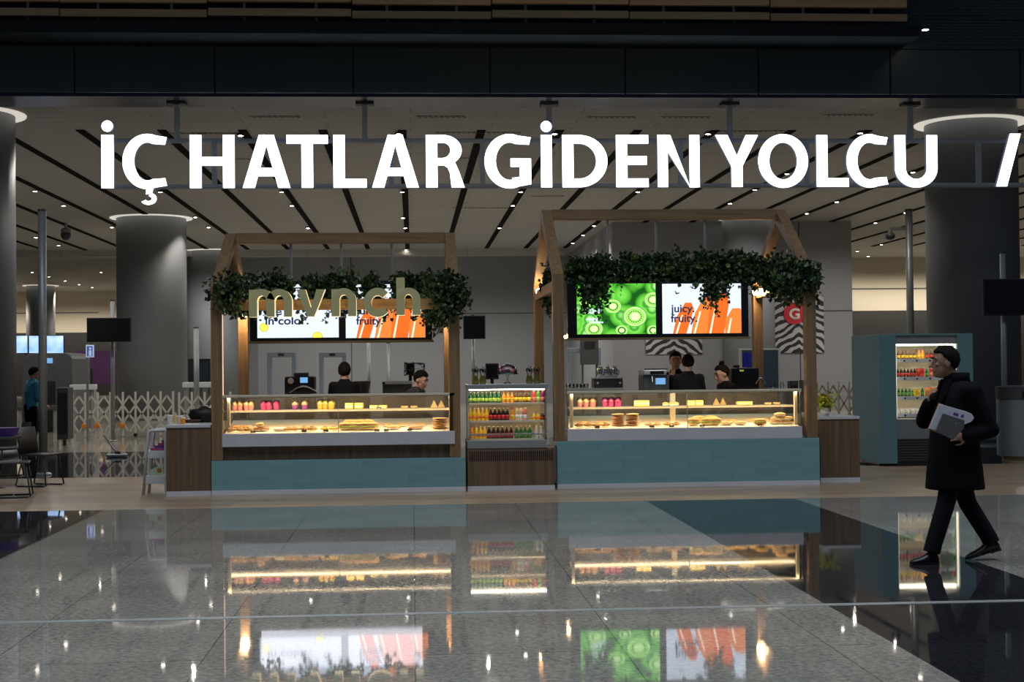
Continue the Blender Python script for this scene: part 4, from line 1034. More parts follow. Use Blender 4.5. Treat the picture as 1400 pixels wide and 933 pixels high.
# --- side counters -------------------------------------------------------------
def counter(u0, u1, vt, yf, d, label):
    a, b_ = at(u0, 650, yf).x, at(u1, 650, yf).x; z = at((u0 + u1) / 2, vt, yf).z
    t = thing('side_counter', label, 'counter', ((a + b_) / 2, yf, 0))
    MB().box(a, b_, yf, yf + d, .065, z - .04).build('walnut_body', 'walnut', t, bevel=.004); MB().box(a, b_, yf - .003, yf + d, 0, .063).build('plinth', 'white_plinth', t)
    MB().box(a - .01, b_, yf - .015, yf + d + .01, z - .04, z).build('white_top', 'marble', t, bevel=.004); return a, b_, z
ca, cb, cz = counter(227.5, 288.5, 581, YF1 + .02, 1.6, 'walnut side counter with a pale top at the far left of the left kiosk')
cc, cd, cz2 = counter(1122, 1176, 569.5, 19.75, 1.6, 'walnut side counter with a white top at the far right of the right kiosk')
for u, h, m_, n_ in ((232, .10, 'white_label', 'white paper cup on the left side counter'), (245, .09, 'pale_juice', 'cream paper cup on the left side counter'), (250, .07, 'orange_juice', 'short orange tumbler on the left side counter')):
    x = at(u, 575, 19.6).x; t = thing('paper_cup', n_, 'cup', (x, 19.6, cz)); MB().lathe((x, 19.6, cz + .001), [(.028, 0), (.038, h)], 14).build('cup_body', m_, t); MB().lathe((x, 19.6, cz + h), [(.041, 0), (.041, .01), (.03, .016)], 14).build('lid', 'white_cap', t)
x = at(240, 560, 19.8).x
t = thing('bottle', 'small pale pump bottle among the cups on the left side counter', 'bottle', (x, 19.8, cz)); MB().lathe((x, 19.8, cz + .001), [(.025, 0), (.025, .1), (.01, .13)], 12).build('body', 'bread_pale', t); MB().box(x - .03, x + .008, 19.79, 19.81, cz + .13, cz + .145).build('pump', 'white_cap', t)
# black bag heaped at the back of the left counter
x = at(280, 570, 20.1).x
tag(MB().ell((x, 20.1, cz + .1), (.22, .16, .12), 18, 10, f=lambda d: 1 + .13 * sin(d.x * 7 + d.y * 5) * cos(d.z * 4)).build('black_bag', 'black', smooth=True), 'crumpled black bag at the back of the left side counter', 'bag')
x = at(262, 575, 20.0).x
tag(MB().lathe((x, 20.0, cz + .001), [(.10, 0), (.14, .03), (.15, .045), (.13, .04)], 20).build('tray', 'walnut'), 'shallow brown bowl on the left side counter', 'bowl')
# flower pot, right counter
p = at(1128, 569, 20.0); z = cz2
t = thing('flower_pot', 'small white pot of yellow green flowers on the right side counter', 'plant', (p.x, 20.0, z)); c_ = (p.x, 20.0, z + .001)
MB().lathe(c_, [(.05, 0), (.07, .11), (.062, .11)], 18).build('pot', 'white_metal', t, smooth=True)
mat('yellow_leaf', (.4, .42, .03), .5); mb = MB(); rr_ = random.Random(3)
for q in range(230): leaf(mb, Vector((p.x + rr_.gauss(0, .06), 20.0 + rr_.gauss(0, .05), z + .19 + rr_.gauss(0, .05))), .05, rr_)
mb.build('flowers', 'yellow_leaf', t, fixn=False)
mb = MB()
for q in range(8): mb.tube([(p.x, 20.0, z + .1), (p.x + .05 * cos(q), 20 + .05 * sin(q), z + .2)], .004, 5)
mb.build('stem', 'stem', t)
# black fridge or box standing right of the right case
p = at(1098, 575, 20.9)
t = thing('black_cabinet', 'narrow tall black appliance behind the right end of the right case', 'appliance', (p.x + .07, 20.95, .9)); 
MB().box(p.x + .0, p.x + .14, 20.8, 21.1, .92, at(1098, 520, 20.8).z).build('body', 'black_gloss', t, bevel=.01); MB().box(p.x + .05, p.x + .09, 20.79, 20.8, 1.3, 1.38).build('display', 'dark_grey', t)
# --- white shelf rack left of the left kiosk -----------------------------------------
yr = 19.5
a, b_ = at(196, 676, yr).x, at(226.5, 676, yr).x; zt = at(211, 589, yr).z
t = thing('magazine_rack', 'white metal shelf rack standing against the left side counter', 'shelf rack', ((a + b_) / 2, yr, 0))
at_ = at(203, 589, yr).x
MB().tube([(a, yr, 0), (at_, yr, zt - .03), (at_ + .02, yr, zt - .005), (at_ + .05, yr, zt), (b_, yr, zt)], .02, 8).build('front_frame', 'white_metal', t, smooth=True)
MB().tube([(a, yr + .4, 0), (at_, yr + .4, zt - .03), (at_ + .02, yr + .4, zt - .005), (at_ + .05, yr + .4, zt), (b_, yr + .4, zt)], .02, 8).build('back_frame', 'white_metal', t, smooth=True)
for yy in (yr, yr + .4): MB().tube([(b_, yy, 0), (b_, yy, zt)], .018, 8).build('upright', 'white_metal', t)
for v0, v1 in ((617, 627), (651, 662)): MB().box(a + .02, b_ - .015, yr - .01, yr + .41, at(211, v1, yr).z, at(211, v0, yr).z).build('shelf_tray', 'white_metal', t, bevel=.004)
MB().box(at_ + .03, b_, yr, yr + .4, zt - .012, zt + .002).build('top_shelf', 'white_metal', t)
mat('mag_purple', (.16, .05, .3), .4); mat('mag_pink', (.5, .08, .22), .4); mat('mag_green', (.45, .55, .4), .4)
z = at(211, 617, yr).z
for q, m_ in enumerate(('mag_pink', 'mag_purple', 'mag_pink', 'mag_purple')):
    tag(MB().box(a + .08 + q * .05, b_ - .04, yr + .08, yr + .3, z + .002 + q * .035, z + .034 + q * .035).build('magazine', m_), 'purple and pink magazines piled on the upper tray of the white rack', 'magazine', 'magazines on the upper tray')
z = at(211, 651, yr).z
mb = MB(); mb.prism([(a + .06, z + .002), (b_ - .03, z + .002), (b_ - .03, z + .15), (a + .06, z + .07)], yr + .02, yr + .035); t_ = mb.build('printed_box', 'mag_green'); tag(t_, 'slanted green printed card with a brown round mark on the lower tray of the rack', 'card')
MB().ell(((a + b_) / 2 + .06, yr + .018, z + .07), (.032, .003, .032), 16, 6).build('round_mark', 'crust', t_)

# --- machines behind the cases ---------------------------------------------------
ybk = 21.55
for u0, u1, n_ in ((309, 612, 'left'), (778, 1035, 'right')):
    a, b_ = at(u0, 560, ybk).x, at(u1, 560, ybk).x
    t = thing('back_counter', 'dark back counter under the machines of the %s kiosk' % n_, 'counter', ((a + b_) / 2, ybk, 0))
    MB().box(a + .16, b_ - .1, ybk, ybk + .6, .02, .86).build('cabinet', 'walnut', t); MB().box(a + .14, b_ - .08, ybk - .02, ybk + .62, .86, .9).build('worktop', 'steel_dull', t)
def P_(u, v, Y=21.7): return at(u, v, Y)
# big black coffee machine, left kiosk
Y = 21.65; a, b_ = P_(389, 520, Y).x, P_(430, 520, Y).x; zt = P_(410, 515, Y).z
t = thing('coffee_machine', 'black coffee machine with a round pale badge and small blue display, left kiosk', 'coffee machine', ((a + b_) / 2, Y, .9))
MB().box(a, b_, Y, Y + .4, .9, zt).build('body', 'black', t, bevel=.02)
MB().box(a + .13, b_ - .1, Y + .05, Y + .3, zt, zt + .055).build('bean_hopper', 'dark_grey', t, bevel=.01)
x, z = P_(397.5, 521, Y).x, P_(397.5, 521, Y).z; MB().ell((x, Y - .004, z), (.045, .006, .045), 20, 6).build('badge', 'cake_white', t)
mat('lcd_blue', (0, 0, 0), .3, emit=.8, ecol=(.25, .55, 1)); x = P_(415.5, 520, Y).x; z = P_(415, 520, Y).z; MB().box(x - .055, x + .055, Y - .006, Y, z - .04, z + .04).build('display', 'lcd_blue', t)
MB().tube([(P_(392 + q * 3.7, 0, Y).x, Y - .02, P_(411, 537 - 8.5 * sin(pi * q / 10), Y).z) for q in range(11)], .014, 8).build('chrome_arc', 'chrome', t, smooth=True)
for u in (382,):
    for q in range(4):
        x = P_(368 + q * 6, 535, Y).x; tag(MB().lathe((x, Y + .05, .902), [(.026, 0), (.034, .09), (.03, .09)], 12).build('drinking_glass', 'clear_plastic', smooth=True), 'upturned glass in the short row left of the badge coffee machine', 'glass', 'glasses beside the badge coffee machine')
# pos terminal wrapped in plastic, left kiosk
def monitor(name, u0, u1, vt, vb, Y, zb, m, label, cat, scr=None):
    a, b_ = P_(u0, vb, Y).x, P_(u1, vb, Y).x; zt_, zb_ = P_(u0, vt, Y).z, P_(u0, vb, Y).z
    t = thing(name, label, cat, ((a + b_) / 2, Y, zb)); MB().box(a, b_, Y, Y + .05, zb_, zt_).build('housing', m, t, bevel=.01)
    MB().box(a + .02, b_ - .02, Y - .004, Y, zb_ + .02, zt_ - .02).build('screen', scr or 'black_gloss', t)
    MB().tube([((a + b_) / 2, Y + .05, zb + .01), ((a + b_) / 2, Y + .05, zb_ + .02)], .025, 10).build('stand', 'black', t); MB().box((a + b_) / 2 - .1, (a + b_) / 2 + .1, Y - .05, Y + .15, zb, zb + .015).build('foot', 'black', t); return t
t = monitor('till_screen', 555, 567, 497, 513, 21.7, .9, 'black', 'black till screen wrapped in crumpled clear film, left kiosk', 'till')
mb = MB().box(P_(549, 0).x, P_(575, 0).x, 21.66, 21.8, P_(560, 513).z, P_(560, 497).z)
bmesh.ops.subdivide_edges(mb.bm, edges=mb.bm.edges[:], cuts=4, use_grid_fill=True)
for v in mb.bm.verts: v.co += Vector([random.uniform(-.02, .02) for _ in range(3)])
mb.build('plastic_film', 'clear_plastic', t)
a, b_ = P_(523, 525).x, P_(563, 525).x; t = thing('receipt_printer', 'pale flat dispenser box on the back counter beside the crouching worker', 'appliance', ((a + b_) / 2, 21.75, .9)); MB().box(a, b_, 21.72, 22.0, .9, P_(540, 521.5).z).build('body', 'dark_grey', t, bevel=.01); MB().box(a - .01, b_ + .01, 21.7, 22.02, P_(540, 526).z, P_(540, 521.5).z).build('lid', 'white_metal', t, bevel=.01)
MB().ell((P_(525, 524, 21.68).x, 21.695, P_(525, 524, 21.68).z), (.02, .006, .02)).build('button', 'black', t)
# grinder with small bulb reflection beside worker
a = P_(497, 505).x; t = thing('coffee_grinder', 'dark coffee grinder on the back counter right of the black shirted worker', 'grinder', (a, 21.8, .9)); MB().lathe((a, 21.8, .9), [(.09, 0), (.08, .3), (.1, .34)], 18).build('body', 'black', t); MB().lathe((a, 21.8, 1.24), [(.06, 0), (.1, .17), (.1, .2)], 18).build('hopper', 'dark_grey', t)
# till above the cooler
t = monitor('till_screen', 664, 682, 497, 519, 21.2, 1.2, 'black', 'black till screen seen above the cooler behind the yellow jars', 'till')
a = P_(673, 500, 21.2).x; MB().box(a - .3, a + .3, 21.0, 21.5, 1.16, 1.2).build('till_shelf', 'steel_dull', t); MB().box(a - .28, a + .28, 21.05, 21.45, 0, 1.16).build('till_cabinet', 'walnut', t)
# right kiosk: tray of upturned glasses
Y = 20.75; zt = P_(790, 531, Y).z
def supported(x0, x1, y0, y1, z, lab):
    t = thing('machine_stand', lab, 'stand', ((x0 + x1) / 2, (y0 + y1) / 2, 0)); MB().box(x0, x1, y0, y1, z - .03, z).build('shelf_board', 'steel', t)
    for x in (x0 + .03, x1 - .03):
        for y in (y0 + .03, y1 - .03): MB().box(x - .02, x + .02, y - .02, y + .02, 0, z - .03).build('leg', 'steel_dull', t)
a, b_ = P_(775, 531, Y).x, P_(852, 531, Y).x
supported(a, b_, Y - .1, Y + .35, zt, 'steel stand carrying glasses and chrome flasks behind the right case')
for q in range(6):
    for w_ in range(2):
        x = P_(777 + q * 5, 525, Y).x; tag(MB().lathe((x, Y + w_ * .09, zt + .001), [(.024, 0), (.03, .06), (.026, .06)], 12).build('drinking_glass', 'clear_plastic', smooth=True), 'small clear glass in the rows at the left end behind the right case', 'glass', 'rows of glasses behind the right case')
a, b_ = P_(812, 525, Y).x, P_(851, 525, Y).x; zz = P_(830, 518, Y).z
t = thing('flask_dock', 'black dock carrying chrome flasks behind the right case', 'appliance', ((a + b_) / 2, Y, zt)); MB().box(a, b_, Y - .05, Y + .3, zt + .001, zz).build('base', 'black', t, bevel=.01); MB().box(a - .01, b_ + .01, Y - .06, Y + .31, zz, zz + .02).build('tray', 'steel_dull', t)
for u in (816.5, 847): x = P_(u, 522, Y).x; MB().ell((x, Y - .055, P_(830, 524, Y).z), (.016, .008, .016)).build('dial', 'steel', t)
for q, u in enumerate((821.5, 831.5, 841)):
    x = P_(u, 515, Y).x; t = thing('chrome_flask', 'chrome flask with pale cap standing on the black dock', 'flask', (x, Y + .08, zz + .02), 'chrome flasks on the black dock')
    MB().lathe((x, Y + .08, zz + .021), [(.045, 0), (.052, .05), (.048, .12), (.03, .15)], 20).build('flask_body', 'chrome', t, smooth=True); MB().lathe((x, Y + .08, zz + .17), [(.032, 0), (.032, .02)], 16).build('cap', 'white_cap', t)
    MB().tube([(x + .05, Y + .06, zz + .05), (x + .07, Y + .06, zz + .09), (x + .05, Y + .06, zz + .13)], .006, 6).build('handle', 'black', t)
# espresso machine right kiosk
Y = 20.6; a, b_ = P_(879, 515, Y).x, P_(915, 515, Y).x; z0_, z1_ = P_(900, 534, Y).z, P_(900, 503, Y).z
supported(a - .1, b_ + .02, Y - .05, Y + .44, z0_, 'steel stand carrying the espresso machine of the right kiosk')
t = thing('espresso_machine', 'steel and black espresso machine with a small blue display beside the staff', 'coffee machine', ((a + b_) / 2, Y, z0_))
zm = P_(900, 513, Y).z
MB().box(a, b_, Y, Y + .42, z0_ + .001, zm).build('body', 'dark_grey', t, bevel=.012); MB().box(a, b_ - .04, Y - .03, Y + .42, zm, z1_ - .03).build('upper_housing', 'steel', t, bevel=.015)
MB().box(a + .1, b_ - .08, Y - .035, Y - .03, zm + .01, z1_ - .045).build('front_panel', 'black_gloss', t); MB().box(a + .02, b_ - .02, Y, Y + .4, z1_ - .03, z1_ - .01).build('cup_rail', 'chrome', t)
x, z = P_(903, 521, Y).x, P_(903, 521.5, Y).z; MB().box(x - .07, x + .07, Y - .006, Y, z - .045, z + .045).build('display', 'lcd_blue', t); MB().tube([(x - .12, Y - .02, zm - .02), (x - .12, Y - .05, zm - .1)], .012, 8).build('steam_wand', 'chrome', t)
# black grinder machine with chrome arc, right
Y = 21.6; a, b_ = P_(1000, 515, Y).x, P_(1038, 515, Y).x; z1_ = P_(1020, 503, Y).z
t = thing('coffee_machine', 'black coffee machine with a chrome arc beside the worker with a hair bun', 'coffee machine', ((a + b_) / 2, Y, .9))
MB().box(a, b_, Y, Y + .4, .9, z1_).build('body', 'black', t, bevel=.02); mat('lcd_green', (0, 0, 0), .3, emit=.5, ecol=(.5, .7, .1)); x = P_(1014, 508, Y).x; z = P_(1014, 507, Y).z; MB().box(x - .03, x + .03, Y - .005, Y, z - .012, z + .012).build('display', 'lcd_green', t)
MB().tube([(P_(1026 + q * 1.3, 0, Y).x, Y - .02, P_(1032, 525 - 8 * sin(pi * q / 10), Y).z) for q in range(11)], .012, 8).build('chrome_arc', 'chrome', t, smooth=True)
MB().tube([(a + .1, Y + .1, z1_), (a + .1, Y + .1, z1_ + .04)], .05, 14).build('bean_hopper', 'dark_grey', t)
for q, u in enumerate((1044, 1056)): x = P_(u, 526, 20.6).x; tag(MB().lathe((x, 20.05, c2[2] - .006), [(.02, 0), (.032, .05), (.018, .07), (.024, .09)], 12).build('glass_cup', 'clear_plastic', smooth=True), 'small clear glass standing on the case top in front of the black machine', 'glass', 'clear glasses on the right case top')
x = P_(1082, 525, 20.1).x; t = thing('card_terminal', 'small black card terminal on the right end of the right case top', 'card terminal', (x, 20.0, c2[2])); MB().box(x - .06, x + .06, 19.95, 20.1, c2[2] - .006, c2[2] + .1).build('body', 'black', t, bevel=.01); MB().box(x - .04, x + .04, 19.945, 19.95, c2[2] + .04, c2[2] + .085).build('screen', 'dark_grey', t)

# --- tall open fridge at right -----------------------------------------------------
yf = 22.6; a, b_ = at(1205, 600, yf).x, at(1332, 600, yf).x; w_ = .14; zt = at(1268, 456.5, yf).z; dp = 1.5
FX = lambda u: at(u, 550, yf).x; FZ = lambda v: at(1268, v, yf).z
t = thing('open_fridge', 'tall teal open fridge full of lit drinks behind the walking man', 'fridge', ((a + b_) / 2, yf, 0))
fp = at(1218, 0, yf).x
MB().box(a, fp, yf, yf + dp, .04, zt).build('side_panel', 'teal_panel', t, bevel=.005); MB().box(b_ - (fp - a), b_, yf, yf + dp, .04, zt).build('side_panel', 'teal_panel', t, bevel=.005)
MB().box(fp, b_ - (fp - a), yf, yf + dp, FZ(459), zt).build('top_panel', 'teal_panel', t, bevel=.004)
ia, ib = fp, b_ - (fp - a)
MB().box(ia, ib, yf + .03, yf + .3, FZ(470.5), FZ(459)).build('hood', 'steel', t, bevel=.005)
MB().box(ia, ib, yf + .03, yf + .9, .06, FZ(573)).build('steel_base', 'steel_dull', t, bevel=.005)
MB().box(FX(1227), FX(1300), yf + .015, yf + .03, FZ(632), FZ(600)).build('vent_panel', 'dark_grey', t)
mb = MB()
for q in range(9): z = FZ(632) + (FZ(600) - FZ(632)) * (q + .5) / 9; mb.box(FX(1228), FX(1299), yf + .005, yf + .015, z - .004, z + .004)
mb.build('vent_slats', 'black', t)
MB().box(ia, ib, yf + .85, yf + .9, FZ(573), FZ(470)).build('back_wall', 'deck_white', t)
MB().box(ia, ib, yf, yf + .9, .0, .05).build('foot_plinth', 'black', t)
MB().box(ia + .03, ib - .03, yf + .1, yf + .13, FZ(472.5), FZ(470.6)).build('led_bar', 'led_cool', t)
MB().box(ia, ia + .02, yf + .05, yf + .09, FZ(572), FZ(471)).build('led_upright', 'led_soft', t); MB().box(ib - .02, ib, yf + .05, yf + .09, FZ(572), FZ(471)).build('led_upright', 'led_soft', t)
fz_ = []
for v in (491, 515.8, 542.5, 566):
    z = FZ(v); fz_.append(z); sh = MB().box(ia + .03, ib - .03, yf + .15, yf + .8, z - .012, z).build('shelf', 'shelf_glass', t)
    pr_ = MB().box(ia + .03, ib - .03, yf + .135, yf + .15, z - .055, z + .004).build('price_rail', 'white_metal', t)
    for u in (1220, 1240, 1257, 1275, 1295): MB().box(FX(u), FX(u) + .03, yf + .13, yf + .135, z - .04, z - .012).build('price_card', 'black', pr_)
    MB().box(ia + .04, ib - .04, yf + .17, yf + .18, z - .022, z - .013).build('shelf_led', 'led_cool', t)
def fb_(us, kind, i, desc, tubs=False, sc=1):
    bots(us, kind, i, desc, y0=.24, sc=sc, tubs=tubs, Y=yf, zz=fz_[i], place='on the %s shelf of the tall teal fridge' % ('top', 'second', 'third', 'bottom')[i])
fb_([1219 + q * 5.4 for q in range(7)], 'dark', 0, 'dark bottle with a yellow label', sc=(.95, .95, .85)); fb_((1257.5, 1262.5), 'orange', 0, 'orange bottle', sc=.9); fb_((1268.5, 1274, 1280, 1300, 1305.5), 'cola', 0, 'dark bottle with a red label', sc=.9)
fb_([1219 + q * 4.6 for q in range(8)], 'cola', 1, 'dark bottle with a red label', sc=(.82, .82, .9)); fb_((1259,), 'red', 1, 'broad red tub', True); fb_((1268, 1301), 'gdark', 1, 'green bottle', sc=.85); fb_((1273.5, 1306), 'red', 1, 'red plastic bottle', sc=.85)
fb_([1219 + q * 5 for q in range(7)], 'gdark', 2, 'green bottle', sc=(.88, .88, .85)); fb_((1253,), 'yellow', 2, 'broad yellow tub', True); fb_((1261.5,), 'gdark', 2, 'dark green bottle', sc=.9); fb_((1269, 1278), 'orange', 2, 'orange tub', True); fb_((1301, 1306.5), 'lime', 2, 'bright green plastic bottle', sc=.85)
fb_([1220 + q * 7 for q in range(8)], 'white', 3, 'small white tub', True)
for k_, p in list(PB.items()) + [('t' + k, v) for k, v in PT.items()]:
    if p.name not in USED:
        for ch in list(p.children): bpy.data.objects.remove(ch)
        bpy.data.objects.remove(p)

# --- litter bin, poles, monitors ------------------------------------------------------
yb_ = 23.3; x = at(1397, 600, yb_).x; r_ = x - at(1365, 600, yb_).x; zt = at(1385, 529, yb_).z
t = thing('litter_bin', 'round ribbed grey litter bin at the right edge of the photo', 'bin', (x, yb_, 0))
MB().lathe((x, yb_, .1), [(r_, 0), (r_, zt - .3)], 40).build('drum', 'steel_dull', t, smooth=False)
MB().lathe((x, yb_, zt - .2), [(r_ + .01, 0), (r_ + .01, .2), (r_ - .08, .22)], 40).build('top_ring', 'dark_grey', t, smooth=False); MB().lathe((x, yb_, 0), [(r_ * .8, 0), (r_ * .8, .1)], 30).build('foot', 'bread_pale', t)
MB().box(x - .14, x + .14, yb_ - r_ - .02, yb_ - r_ + .05, zt - .17, zt - .07).build('slot', 'black', t)
def pole(u, vt, vb, Y, r_, label, m='steel', cat='pole', name='steel_pole', arm=None):
    x = at(u, 500, Y).x; zt = at(u, vt, Y).z; t = thing(name, label, cat, (x, Y, 0))
    MB().tube([(x, Y, 0), (x, Y, zt)], r_, 16).build('shaft', m, t, smooth=True); MB().lathe((x, Y, 0), [(r_ * 2, 0), (r_ * 2, .02), (r_ * 1.3, .04)], 18).build('base_flange', m, t); MB().lathe((x, Y, zt), [(r_ * 1.05, 0), (r_ * 1.05, .03)], 16).build('cap', 'dark_grey', t)
    return x, zt, t
def camera_arm(t, x, Y, u, v, sgn):
    p = at(u, v, Y); MB().box(min(x, p.x), max(x, p.x), Y - .04, Y + .04, p.z + .12, p.z + .2).build('arm', 'steel', t); MB().tube([(p.x, Y, p.z + .16), (p.x, Y, p.z + .02)], .05, 12).build('drop', 'steel', t)
    MB().ell((p.x, Y, p.z), (.11, .11, .09), 18, 10).build('dome_camera', 'dark_grey', t, smooth=True)
x, zt, t = pole(58.5, 289, 650, 23.5, .065, 'tall steel pole beside the blue shirted worker')
x, zt, t = pole(1245.5, 288, 455, 32, .08, 'tall steel pole with a dome camera arm behind the tall fridge'); camera_arm(t, x, 32, 1217, 323, -1)
p = up(90, 317, HC - .3); p = Vector((p.x, p.y, HC - .42)); t = thing('ceiling_camera', 'dome camera hanging under the hall ceiling at left', 'camera', (p.x, p.y, p.z)); MB().ell((p.x, p.y, p.z), (.17, .17, .18), 16, 10).build('dome', 'dark_grey', t, smooth=True); MB().tube([(p.x, p.y, p.z + .05), (p.x, p.y, HC)], .05, 10).build('drop_rod', 'steel', t); MB().lathe((p.x, p.y, p.z + .09), [(.17, 0), (.17, .1), (.08, .16)], 16).build('collar', 'steel', t)
def bigmon(u, vt, u0, u1, m0, m1, Y, label, r_=.05):
    x, zt, t = pole(u, vt, 0, Y, r_, label, cat='monitor', name='monitor_stand')
    a, b_ = at(u0, m0, Y).x, at(u1, m0, Y).x; za, zb_ = at((u0 + u1) / 2, m1, Y).z, at((u0 + u1) / 2, m0, Y).z
    MB().box(a, b_, Y - .2, Y - .1, za, zb_).build('monitor', 'black', t, bevel=.01); MB().box(a + .03, b_ - .03, Y - .205, Y - .2, za + .03, zb_ - .03).build('dark_screen', 'black_gloss', t); MB().box(x - .1, x + .1, Y - .1, Y - .04, (za + zb_) / 2 - .1, (za + zb_) / 2 + .1).build('bracket', 'dark_grey', t)
bigmon(1373, 347, 1338, 1412, 382, 432, 25, 'large black monitor on a steel pole at the right edge')
bigmon(154, 412, 121, 181, 435, 468, 34, 'black switched off monitor on a thin pole left of the big column')
bigmon(647, 432, 633, 663, 432, 464, 40, 'small black monitor seen between the two kiosks')
pole(268.5, 449, 0, 38, .07, 'short pale steel post right of the big column')
pole(504, 462, 0, 40, .05, 'grey post behind the black shirted worker')
pole(531, 470, 0, 44, .05, 'slim post with lamp rings under the orange screen')

# --- folding barrier ---------------------------------------------------------------
mat('barrier_white', (.72, .70, .63), .5)
def barrier(u0, n_, du, vt, vb, Y, label, red=()):
    xs = [at(u0 + i * du, 560, Y).x for i in range(n_)]; zt, zb_ = at(u0 + n_ * du / 2, vt, Y).z, 0.12
    t = thing('folding_barrier', label, 'barrier', ((xs[0] + xs[-1]) / 2, Y, 0))
    for i, x in enumerate(xs):
        MB().tube([(x, Y, .02), (x, Y, zt)], .028, 8).build('post', 'barrier_white', t)
        if i in red: MB().ell((x - .02, Y - .05, .28), (.07, .03, .07), 12, 8).build('wheel_lamp', 'tub_orange', t)
        elif i % 3 == 0: MB().ell((x, Y, .05), (.05, .05, .05), 12, 8).build('caster', 'black', t)
    mb = MB(); hh = (zt - .1 - zb_) / 2
    for x0, x1 in zip(xs, xs[1:]):
        for q in (0, 1):
            z0 = zb_ + q * hh; xm = (x0 + x1) / 2; zm = z0 + hh / 2
            for pts in (((x0, zm), (xm, z0)), ((xm, z0), (x1, zm)), ((x1, zm), (xm, z0 + hh)), ((xm, z0 + hh), (x0, zm))):
                mb.bar((pts[0][0], Y, pts[0][1]), (pts[1][0], Y, pts[1][1]), .012, .045)
    mb.build('lattice', 'barrier_white', t)
barrier(82, 10, 17.2, 536, 598, 36.3, 'long white folding lattice barrier in front of the big grey column', (2, 3, 5))
barrier(245, 5, 17.5, 536, 598, 36.4, 'short white folding lattice barrier behind the left side counter')
barrier(1103, 6, 14.5, 522, 566, 37, 'white folding lattice barrier behind the flower pot at right')

# --- security hall behind ---------------------------------------------------------------
mat('detector_blue', (.22, .27, .34), .4)
def detector(u0, u1, vt, Y, label):
    a, b_ = at(u0, 500, Y).x, at(u1, 500, Y).x; zt = at(u0, vt, Y).z; t = thing('metal_detector', label, 'gate', ((a + b_) / 2, Y, 0))
    for x0, x1 in ((a, a + .13), (b_ - .13, b_)): MB().box(x0, x1, Y, Y + .6, 0, zt - .12).build('side_pillar', 'detector_blue', t, bevel=.02)
    MB().box(a, b_, Y, Y + .6, zt - .17, zt).build('head_box', 'detector_blue', t, bevel=.02); x = (a + b_) / 2; MB().box(x - .1, x + .1, Y - .01, Y, zt - .13, zt - .04).build('display', 'black', t)
detector(365, 404, 482, 50, 'blue grey walk through metal detector, the left one behind the left kiosk')
detector(436, 473, 482, 50, 'blue grey walk through metal detector, the right one behind the left kiosk')
detector(777, 822, 476, 48, 'blue grey walk through metal detector behind the right kiosk')
# dark wall boxes on the block wall
def wbox(u0, u1, v0, v1, Y, d, name, m, label, cat, insets=(), foot=True):
    a, b_ = at(u0, 500, Y).x, at(u1, 500, Y).x; za, zb_ = at(u0, v1, Y).z, at(u0, v0, Y).z; t = thing(name, label, cat, ((a + b_) / 2, Y, za)); MB().box(a, b_, Y - d, Y, za, zb_).build('body', m, t, bevel=.01)
    if za > .05 and foot:
        for x_ in ((a + .03, b_ - .09) if b_ - a > .4 else ((a + b_) / 2 - .03,)): MB().box(x_, x_ + .06, Y - d * .7, Y - d * .7 + .05, 0, za).build('leg', 'dark_grey', t)
    for (p0, p1, q0, q1, nm, mm) in insets: MB().box(a + (b_ - a) * p0, a + (b_ - a) * p1, Y - d - .01, Y - d, za + (zb_ - za) * q0, za + (zb_ - za) * q1).build(nm, mm, t)
    return t
wbox(793, 817, 464, 499, 47.8, .3, 'dark_kiosk_box', 'dark_grey', 'dark grey box standing behind the metal detector', 'equipment', ((.2, .8, .6, .9, 'panel', 'black'),))
mat('blue_glow', (0, 0, 0), .3, emit=.1, ecol=(.12, .1, 1)); mat('dark_pane', (.03, .045, .07), .15)
t = wbox(1010, 1066, 477, 532, 46, .12, 'glass_door_frame', 'steel', 'dark glass display door with a blue glow behind the bun haired worker', 'display', ((.06, .94, .02, .96, 'pane', 'dark_pane'), (.08, .28, .3, .9, 'blue_glow', 'blue_glow')))
# zebra chevron posters
def zebra():
    M, n, L, b = nodes('zebra'); tc = n.new('ShaderNodeTexCoord'); sp = n.new('ShaderNodeSeparateXYZ'); L.new(tc.outputs['Object'], sp.inputs[0])
    ax = math_(n, L, 'ABSOLUTE', sp.outputs['X']); a = math_(n, L, 'MULTIPLY', ax, .62); nz = n.new('ShaderNodeTexNoise'); nz.inputs['Scale'].default_value = 1.6; L.new(tc.outputs['Object'], nz.inputs['Vector'])
    w = math_(n, L, 'MULTIPLY', nz.outputs['Fac'], .5); s_ = math_(n, L, 'ADD', math_(n, L, 'ADD', sp.outputs['Z'], a), w); f = math_(n, L, 'FRACT', math_(n, L, 'MULTIPLY', s_, 3.6)); g = math_(n, L, 'GREATER_THAN', f, .5)
    mx = n.new('ShaderNodeMix'); mx.data_type = 'RGBA'; mx.inputs[6].default_value = (.02, .02, .03, 1); mx.inputs[7].default_value = (.5, .5, .5, 1); L.new(g, mx.inputs[0]); L.new(mx.outputs[2], b.inputs['Base Color'])
zebra()
def poster(u0, u1, v0, v1, m, label, Y=YB - .02):
    a, b_ = at(u0, v1, Y).x, at(u1, v1, Y).x; za, zb_ = at(u0, v1, Y).z, at(u0, v0, Y).z
    return tag(MB().box(a, b_, Y - .04, Y, za, zb_).build('wall_poster', m), label, 'poster'), a, b_, za, zb_
poster(883, 960, 445, 485, 'zebra', 'black and white zebra striped panel behind the heads of the two staff')
o, a, b_, za, zb_ = poster(1058, 1126.5, 405, 483, 'zebra', 'black and white zebra striped panel with a red round letter sign at right')
